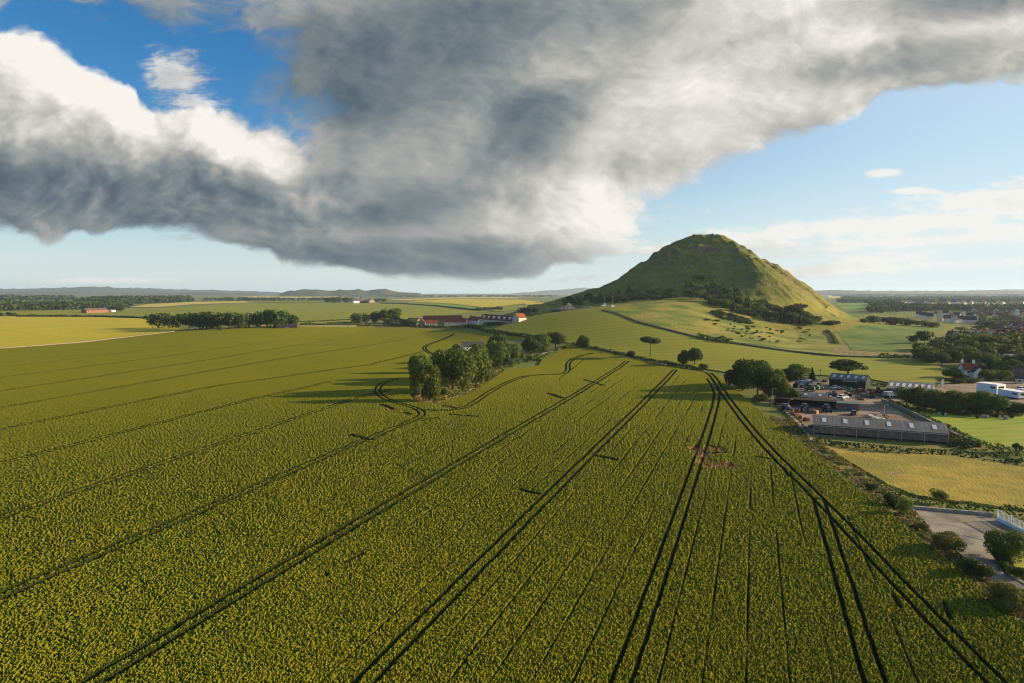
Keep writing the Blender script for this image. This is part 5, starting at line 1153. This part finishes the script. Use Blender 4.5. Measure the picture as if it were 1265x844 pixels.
def lorry(px, py, rz, paint, box, label, L=5.0, bh=2.6):
    e = empty('lorry', hit(px, py), rz, label, 'lorry')
    MB().box(-L, 2.1, -.6, .6, .65, .95).obj('chassis', M['dark'], e)
    c = MB().box(.35, 2.2, -1.15, 1.15, .955, 1.8).taper(.35, 2.2, -1.15, 1.15, 1.804, 2.75, .15, .08).obj('cab', M[paint], e)
    MB().box(2.14, 2.19, -1.0, 1.0, 1.75, 2.45).obj('windscreen', M['glass'], c)
    for s in (-1, 1): MB().box(.8, 1.8, s * 1.13 - .04, s * 1.13 + .04, 1.8, 2.4).obj('window', M['glass'], c)
    MB().box(-L, .2, -1.2, 1.2, .955, .955 + bh).obj('cargo_body', M[box], e)
    wheels(e, [(1.3, -1), (1.3, 1), (-L + 1.0, -1), (-L + 1.0, 1), (-L + 2.1, -1), (-L + 2.1, 1)], .5, .32)
    return e
def loader(px, py, rz, paint, label, boom=(2.8, 3.6)):
    e = empty('loader', hit(px, py), rz, label, 'loader')
    MB().box(-2.0, 1.6, -.7, .7, .6, 1.3).taper(-2.0, -.9, -.7, .7, 1.304, 1.9, .1, .08).obj('body', M[paint], e)
    c = MB().taper(-.8, .5, -.65, .65, 1.304, 2.6, .1, .08).obj('cab', M['glass'], e); MB().box(-.8, .5, -.68, .68, 2.604, 2.72).obj('roof', M[paint], c)
    a = MB().tube((.6, .45, 1.4), (boom[0], .45, boom[1]), .14).tube((.6, -.45, 1.4), (boom[0], -.45, boom[1]), .14).tube((boom[0], -.5, boom[1]), (boom[0], .5, boom[1]), .12).obj('boom', M[paint], e)
    MB().taper(boom[0] - .2, boom[0] + .9, -.9, .9, boom[1] - .9, boom[1], .25, 0).obj('bucket', M['dark'], a)
    wheels(e, [(-1.3, -.85), (-1.3, .85), (1.1, -.85), (1.1, .85)], .62, .42)
    return e
tractor(994, 508.5, -1.9, 'bluepaint', 'blue tractor with a white roof parked at the front of the shelter'); tractor(1021.5, 509, -1.7, 'bluepaint', 'blue tractor parked by the brown hut with a teal roof')
tractor(971, 508, -1.2, 'bluepaint', 'blue tractor half inside the left end of the dark shelter')
tractor(1028, 490.5, 2.6, 'bluepaint', 'blue tractor standing right of the cream shed'); tractor(986, 479, 0.4, 'bluepaint', 'blue tractor parked behind the cream shed under the trees')
loader(1012, 481, 0.5, 'greenpaint', 'green loader with raised arms in front of the dark green shed'); loader(1000, 483.5, 2.4, 'darkpaint', 'dark loader beside the green loader', (2.6, 2.4))
loader(1084, 487, 2.8, 'redpaint', 'red loader left of the low warehouse', (2.6, 2.2)); loader(1074, 489, 0.3, 'redpaint', 'red machine with a low boom in the middle of the works', (2.7, 1.8))
lorry(996, 477.5, 0.3, 'greypaint', 'bluepaint', 'short blue lorry in the yard behind the cream shed', 3.6, 1.6)
lorry(1104, 491.5, 0.2, 'bluepaint', 'greypaint', 'blue cabbed lorry at the front of the low warehouse', 3.6, 1.4)
for x, y, rz, p, lab in [(1032, 480.5, .3, 'whitemetal', 'white car in front of the dark green shed'), (1042, 481.5, 2.9, 'greypaint', 'grey car in front of the dark green shed'), (1052, 484, .2, 'greenpaint', 'green car at the right of the dark green shed'), (1041, 492.5, .4, 'whitemetal', 'white car right of the blue tractor by the cream shed'),
                         (1062, 484.5, .5, 'redpaint', 'red car near the corner of the dark green shed'), (1036, 495, 2.6, 'greypaint', 'silver car parked above the brown hut'), (1068, 491, .1, 'darkpaint', 'dark car in the middle of the upper yard'), (1055, 512.5, 1.0, 'darkpaint', 'dark car in front of the brown hut')]:
    car(x, y, rz, p, lab, 'cars in the works yard')
def trailer_box(fl, fr, w, h, label):
    loc, rz, L = frame_from(fl, fr, w); e = empty('white_trailer', loc, rz, label, 'trailer')
    MB().box(-L / 2, L / 2, -w / 2, w / 2, .5, h).obj('body', M['whitemetal'], e); MB().box(-L / 2 - .05, L / 2 + .05, -w / 2 - .05, w / 2 + .05, h + .004, h + .12).obj('roof', M['whitemetal'], e)
    MB().box(L * .18, L * .42, -w / 2 - .04, -w / 2 - .003, h * .62, h * .82).obj('window', M['glass'], e)
    MB().box(L / 2 + .003, L / 2 + .05, -w * .3, w * .3, h * .55, h * .85).obj('window', M['glass'], e)
    MB().box(-L / 2 + .2, L / 2 - .2, -w / 2 + .1, w / 2 - .1, -.2, .496).obj('skirt', M['dark'], e)
    return e
trailer_box((1206, 485.5), (1231, 489), 5, 4.0, 'tall white box trailer at the far side of the bushy hedge'); trailer_box((1232, 489.5), (1258, 494), 4.5, 2.7, 'lower white box trailer right of the tall one')
for i, (x, y, p, lab) in enumerate([(1240, 500, 'greypaint', 'silver car below the low white trailer'), (1250, 501, 'darkpaint', 'dark car below the low white trailer'), (1262, 482, 'whitemetal', 'white car behind the low white trailer'), (1205, 430.5, 'whitemetal', 'white car at the top edge of the big wood')]): car(x, y, .2, p, lab)
def block(px, py, rz, s, mk, label, name='concrete_block', cat='block', group=None, z=0):
    p = hit(px, py); m = MB().taper(-s[0], s[0], -s[1], s[1], 0, s[2], .06, .06); m.box(-s[0] * .35, s[0] * .35, -.08, .08, s[2] + .002, s[2] + .1)
    o = m.obj(name, M[mk], None); o.location = (p[0], p[1], p[2] + z); o.rotation_euler = (0, 0, rz); return tag(o, label, cat, group)
for i, (x, y, rz, s) in enumerate([(1074, 516, .5, (1.2, .6, 1.0)), (1078, 518, .4, (1.1, .6, 1.0)), (1083, 520, .5, (1.3, .6, 1.1)), (1079, 514, -.3, (1.0, .7, .9)), (1086, 517, .2, (1.2, .6, .8)), (1090, 520, .9, (1.0, .6, .8))]):
    block(x, y, rz, s, 'concrete', f'{ORD[i]} from the left of the pale concrete blocks dumped behind the long shed', group='concrete blocks behind the long shed')
block(1029, 518.5, .1, (2.6, .8, .5), 'whitemetal', 'pile of white sheets lying behind the long shed', 'sheet_pile', 'pile')
for i, (x, y, mk) in enumerate([(1003, 510, 'brick'), (1008, 511, 'orangepaint'), (1012, 509, 'brick'), (985, 509.5, 'redpaint'), (978, 512, 'orangepaint'), (983, 514.5, 'redpaint'), (989, 517, 'brick'), (996, 520, 'redpaint'), (972, 504, 'brick'), (965, 501.5, 'redpaint')]):
    block(x, y, i * .7, (.9, .6, 1.0), mk, f'{ORD[i]} of the rusty red crates strewn along the shelter and wheat side of the yard', 'rusty_crate', 'crate', 'rusty crates in the yard')
for i, (x, y, mk) in enumerate([(1058, 487, 'brick'), (1066, 487.5, 'orangepaint'), (1071, 485.5, 'brick'), (1078, 491.5, 'dark'), (1088, 490, 'brick'), (1050, 489, 'dark'), (1046, 487, 'brick'), (1060, 492, 'orangepaint')]):
    block(x, y, i * .9, (.8, .6, .8), mk, f'{ORD[i]} of the stacked brown crates between the green shed and the warehouse', 'wooden_crate', 'crate', 'brown crates in the upper yard')
block(1003, 527.5, .3, (1.1, .5, .6), 'greenpaint', 'green skip bin at the left end of the long shed', 'skip_bin', 'bin'); block(1034, 548.5, .1, (1.5, .5, .5), 'greenpaint', 'green bin in the shade under the long shed', 'skip_bin', 'bin')
def heap(px, py, rad, h, mk, label, seed):
    p = hit(px, py); n = 20; V = [(0, 0, h)]; Fc = []
    rr = random.Random(seed)
    for k in range(1, 5):
        for i in range(n):
            a = 2 * PI * i / n; r = rad * k / 4 * rr.uniform(.85, 1.15); V.append((r * math.cos(a), r * math.sin(a), h * (1 - k / 4) ** 1.1 * rr.uniform(.8, 1.1) - (.3 if k == 4 else 0)))
    for i in range(n): Fc.append((0, 1 + i, 1 + (i + 1) % n))
    for k in range(3):
        for i in range(n): a = 1 + k * n; Fc.append((a + i, a + n + i, a + n + (i + 1) % n, a + (i + 1) % n))
    o = MB().add(V, Fc).obj('soil_heap', M[mk], None); o.location = p; return tag(o, label, 'heap')
heap(1093, 516, 2.6, 1.2, 'soil', 'brown soil heap beside the concrete blocks', 1); heap(1065, 494, 2.2, 1.0, 'soil', 'brown soil heap below the warehouse corner', 2); heap(1186, 545, 3.0, 1.0, 'soil', 'dark soil heap past the right end of the long shed', 3)
heap(1180, 487, 4, 1.6, 'soil', 'red brown soil heap left of the white trailers', 4)
# posts, lamps, fences
def pole(px, base, top, label, name='lamp_post', cat='lamp post', r=0.07, head=None, mk='metal', group=None):
    p = hit(px, base); h = (base - top) * p[1] / F
    e = empty(name, p, 0.1, label, cat, group)
    MB().tube((0, 0, -.2), (0, 0, h), r, r * .7, 8).obj('pole', M[mk], e)
    if head == 'tee':
        b = MB().tube((-.75, 0, h - .05), (.75, 0, h - .05), .04).obj('crossbar', M[mk], e)
        for s in (-1, 1): MB().box(s * .7 - .22, s * .7 + .22, -.12, .12, h - .03, h + .06).obj('lamp', M['palesheet'], e)
    elif head == 'wire':
        MB().box(-1.0, 1.0, -.06, .06, h - .5, h - .38).obj('crossarm', M[mk], e)
    elif head == 'mast':
        for k in range(4): MB().tube((-.5, 0, h * (.6 + .1 * k)), (.5, 0, h * (.6 + .1 * k)), .05).obj('antenna', M[mk], e)
    elif head == 'arm':
        MB().tube((0, 0, h - .05), (1.0, 0, h + .1), .04).obj('arm', M[mk], e); MB().box(.9, 1.4, -.1, .1, h + .04, h + .14).obj('lamp', M['palesheet'], e)
    return e
pole(1104, 609, 583, 'slim grey lamp post with a T shaped head at the meadow edge', head='tee', r=.06)
pole(953.5, 503, 480, 'tall pale pole beside the big works trees', head='arm'); pole(974, 509, 494, 'short pale pole in front of the dark shelter', head='arm'); pole(1092, 515, 500, 'pale pole by the concrete blocks', head='arm'); pole(1097, 489, 478, 'short lamp pole at the warehouse corner', head='arm')
pole(454, 404.5, 393, 'wooden power pole in front of the dark farm trees', 'power_pole', 'pole', .16, 'wire', 'bark'); pole(1013, 467, 456, 'thin wooden pole left of the flat crowned tree', 'power_pole', 'pole', .12, 'wire', 'bark')
pole(507, 405.5, 398, 'wooden power pole at the left of the red roofed farm', 'power_pole', 'pole', .16, 'wire', 'bark'); pole(519, 491, 478, 'pale bare pole at the left tip of the central clump', 'tree_stake', 'pole', .12, None, 'stone')
pole(747, 378.5, 361.5, 'left of the two thin masts at the foot of the hill', 'radio_mast', 'mast', .14, 'mast', 'concrete', 'masts at the hill foot'); pole(757, 378.5, 360.5, 'right of the two thin masts at the foot of the hill', 'radio_mast', 'mast', .14, 'mast', 'concrete', 'masts at the hill foot')
pole(1238, 561.5, 556, 'short post at the bottom edge of the bright lawn', 'marker_post', 'post', .1, None, 'stone')
e = pole(1164, 478, 471, 'white upright board on a post at the field edge', 'sign_board', 'sign', .08, None, 'metal'); MB().add([(-.7, -.06, .7), (.7, -.06, .7), (.7, .06, .7), (-.7, .06, .7), (-.35, -.06, 2.9), (.6, -.06, 3.3), (.6, .06, 3.3), (-.35, .06, 2.9)], [(0, 3, 2, 1), (4, 5, 6, 7), (0, 1, 5, 4), (1, 2, 6, 5), (2, 3, 7, 6), (3, 0, 4, 7)]).obj('board', M['whitemetal'], e)
def wire_fence(pts, n, h, label, mk='metal'):
    P = [hit(*p) for p in pts]; e = empty('wire_fence', P[0], 0, label, 'fence')
    o = np.array(P[0]); rails = MB()
    for a, b in zip(P[:-1], P[1:]):
        for k in (.35, .95): rails.tube(a - o + np.array([0, 0, h * k]), b - o + np.array([0, 0, h * k]), .035)
    rails.obj('wire', M[mk], e)
    cum = np.linspace(0, len(P) - 1, n)
    for c in cum:
        i = min(int(c), len(P) - 2); q = P[i] + (P[i + 1] - P[i]) * (c - i) - o
        MB().tube(q, q + np.array([0, 0, h]), .07).obj('post', M[mk], e)
    return e
wire_fence([(1110, 481), (1150, 480), (1180, 480.5), (1208, 482)], 16, 1.8, 'wire fence with pale posts along the bottom of the sloping field')
wire_fence([(880, 419.5), (930, 428), (985, 435)], 12, 1.2, 'faint post and wire fence above the stone field wall')
# white fence at the right of the car park
P = [hit(1231.5, 643.5), hit(1248, 651.5), hit(1265, 660), hit(1290, 672)]
e = empty('white_fence', P[0], 0, 'white painted fence with solid base panels right of the car park', 'fence'); o = np.array(P[0])
for i in range(len(P)):
    q = P[i] - o; MB().tube(q + np.array([0, 0, -.1]), q + np.array([0, 0, 2.0]), .09, n=8).obj('post', M['whitemetal'], e)
for a, b in zip(P[:-1], P[1:]):
    a = Vector(a - o); b = Vector(b - o); d = (b - a); L = d.length; dn = d.normalized(); n = Vector((-dn.y, dn.x, 0)) * .03
    m = MB()
    def plate(z0, z1, n_): return m.add([a - n_ + Vector((0, 0, z0)), b - n_ + Vector((0, 0, z0)), b + n_ + Vector((0, 0, z0)), a + n_ + Vector((0, 0, z0)), a - n_ + Vector((0, 0, z1)), b - n_ + Vector((0, 0, z1)), b + n_ + Vector((0, 0, z1)), a + n_ + Vector((0, 0, z1))], [(0, 3, 2, 1), (4, 5, 6, 7), (0, 1, 5, 4), (1, 2, 6, 5), (2, 3, 7, 6), (3, 0, 4, 7)])
    plate(.05, .7, n); m.obj('base_panel', M['whitemetal'], e)
    m = MB(); plate(.9, .98, n); plate(1.8, 1.9, n)
    k = int(L / .28)
    for j in range(1, k): q = a + d * (j / k); m.tube(q + Vector((0, 0, .7)), q + Vector((0, 0, 1.85)), .035, n=5)
    m.obj('bar_panel', M['whitemetal'], e)
# things at the hill: heap with ribs, cars, summit
p = hit(702, 382); s = p[1] / F; prof = [(0, 7.5), (1.2, 6.6), (4, 4.6), (8, 2.8), (13, 1.3), (19, 0.2), (22, -1)]
e = empty('ribbed_mound', p, 0, 'dark tent shaped mound with pale ribs near its peak at the hill foot', 'mound'); V, Fc = [], []; n = 28
for r_, z_ in prof:
    for i in range(n): V.append((r_ * math.cos(2 * PI * i / n) * 1.0, r_ * math.sin(2 * PI * i / n) * .8, z_))
for k in range(len(prof) - 1):
    for i in range(n): Fc.append((k * n + i, (k + 1) * n + i, (k + 1) * n + (i + 1) % n, k * n + (i + 1) % n))
MB().add(V, Fc).obj('mound', M['rock'], e)
for i in range(7):
    a = -PI / 2 + (i - 3) * .36; m = MB()
    for (r0, z0), (r1, z1) in zip(prof[1:4], prof[2:5]): m.tube((r0 * math.cos(a), r0 * math.sin(a) * .8, z0 + .05), (r1 * math.cos(a), r1 * math.sin(a) * .8, z1 + .05), .22, .14)
    m.obj('rib', M['concrete'], e)
for i, (x, y, p_) in enumerate([(722, 380, 'whitemetal'), (729, 379.5, 'whitemetal'), (716, 380, 'darkpaint'), (741, 379, 'darkpaint'), (745.5, 378.5, 'whitemetal'), (752, 378.5, 'darkpaint'), (756, 379, 'whitemetal')]):
    car(x, y, .1 * i, p_, f'{ORD[i]} of the parked cars at the hill foot, a {"white" if p_ == "whitemetal" else "dark"} one', 'cars parked at the foot of the hill')
block(747, 378, 0, (2.0, 1.5, 2.6), 'white', 'small white kiosk under the left mast', 'kiosk', 'kiosk')
def on_hill(px, py):
    q = hit(px, py); q[2] += float(hill_relief(np.array([q[0]]), np.array([q[1]]))[0]); return q
q = on_hill(868, 291.2); e = empty('bone_arch', q, 0, 'thin upright arch on the very top of the hill', 'arch')
for s_ in (-1, 1):
    m = MB(); pr = (s_ * 1.5, 0, -.6)
    for k in range(1, 6): t = k / 5; cu = (s_ * 1.5 * (1 - t ** 2.2), 0, 4.6 * t); m.tube(pr, cu, .3 - .15 * t, .28 - .15 * t); pr = cu
    m.obj('jaw', M['white'], e)
for i, (x, y, sz, lab) in enumerate([(880, 292, (1.6, 1.0, 2.4), 'small stone ruin right of the summit arch'), (885, 293, (1.0, 1.0, 2.0), 'stone stub at the right end of the summit'), (858, 291.5, (3.4, 1.0, 1.2), 'low stone wall left of the summit arch'), (876, 291.2, (1.0, .8, 1.2), 'small cairn on the summit')]):
    q = on_hill(x, y); o = MB().taper(-sz[0], sz[0], -sz[1], sz[1], -1, sz[2], .2, .2).taper(-sz[0] * .5, sz[0] * .2, -sz[1] * .7, sz[1] * .7, sz[2] + .003, sz[2] + .6, .1, .1).obj('stone_ruin', M['rock'], None); o.location = q; tag(o, lab, 'ruin')
# headstones
for i, (x, y) in enumerate([(1214, 516.5), (1217, 516.8), (1220, 517.2), (1241, 518), (1244, 518.3), (1235.5, 517.6), (1160, 513.2), (1168, 514.6)]):
    q = hit(x, y); o = MB().box(-.45, .45, -.1, .1, -.1, .9).taper(-.45, .45, -.1, .1, .902, 1.15, .2, .0).box(-.6, .6, -.25, .25, -.1, .08).obj('headstone', M['concrete'], None); o.location = q; o.rotation_euler = (0, 0, .2); tag(o, f'{ORD[i]} of the pale headstones among the tiny dark shrubs on the lawn', 'headstone', 'headstones on the lawn')
# ------------------------------------------------------------------ the air
def haze():
    m, nt = new_mat('haze_air')
    v = nd(nt, 'ShaderNodeVolumePrincipled', {}, Density=HAZE_D, Anisotropy=0.2); v.inputs['Color'].default_value = (0.62, 0.80, 1.0, 1)
    o = nd(nt, 'ShaderNodeOutputMaterial'); nt.links.new(v.outputs[0], o.inputs['Volume'])
    try: m.cycles.homogeneous_volume = True
    except Exception: pass
    S = 18500
    ob = MB().box(-S, S, -S, S, -8, 168).obj('haze', m, None)
    tag(ob, 'thin blue air over the whole plain', 'haze', kind='stuff')
HAZE_D = 4.5e-5
haze()
sc.cycles.use_denoising = True
sc.cycles.denoiser = 'OPENIMAGEDENOISE'
sc.cycles.denoising_prefilter = 'ACCURATE'
sc.cycles.denoising_input_passes = 'RGB_ALBEDO_NORMAL'
sc.cycles.volume_bounces = 0
sc.cycles.filter_width = 1.1
sc.cycles.max_bounces = 6
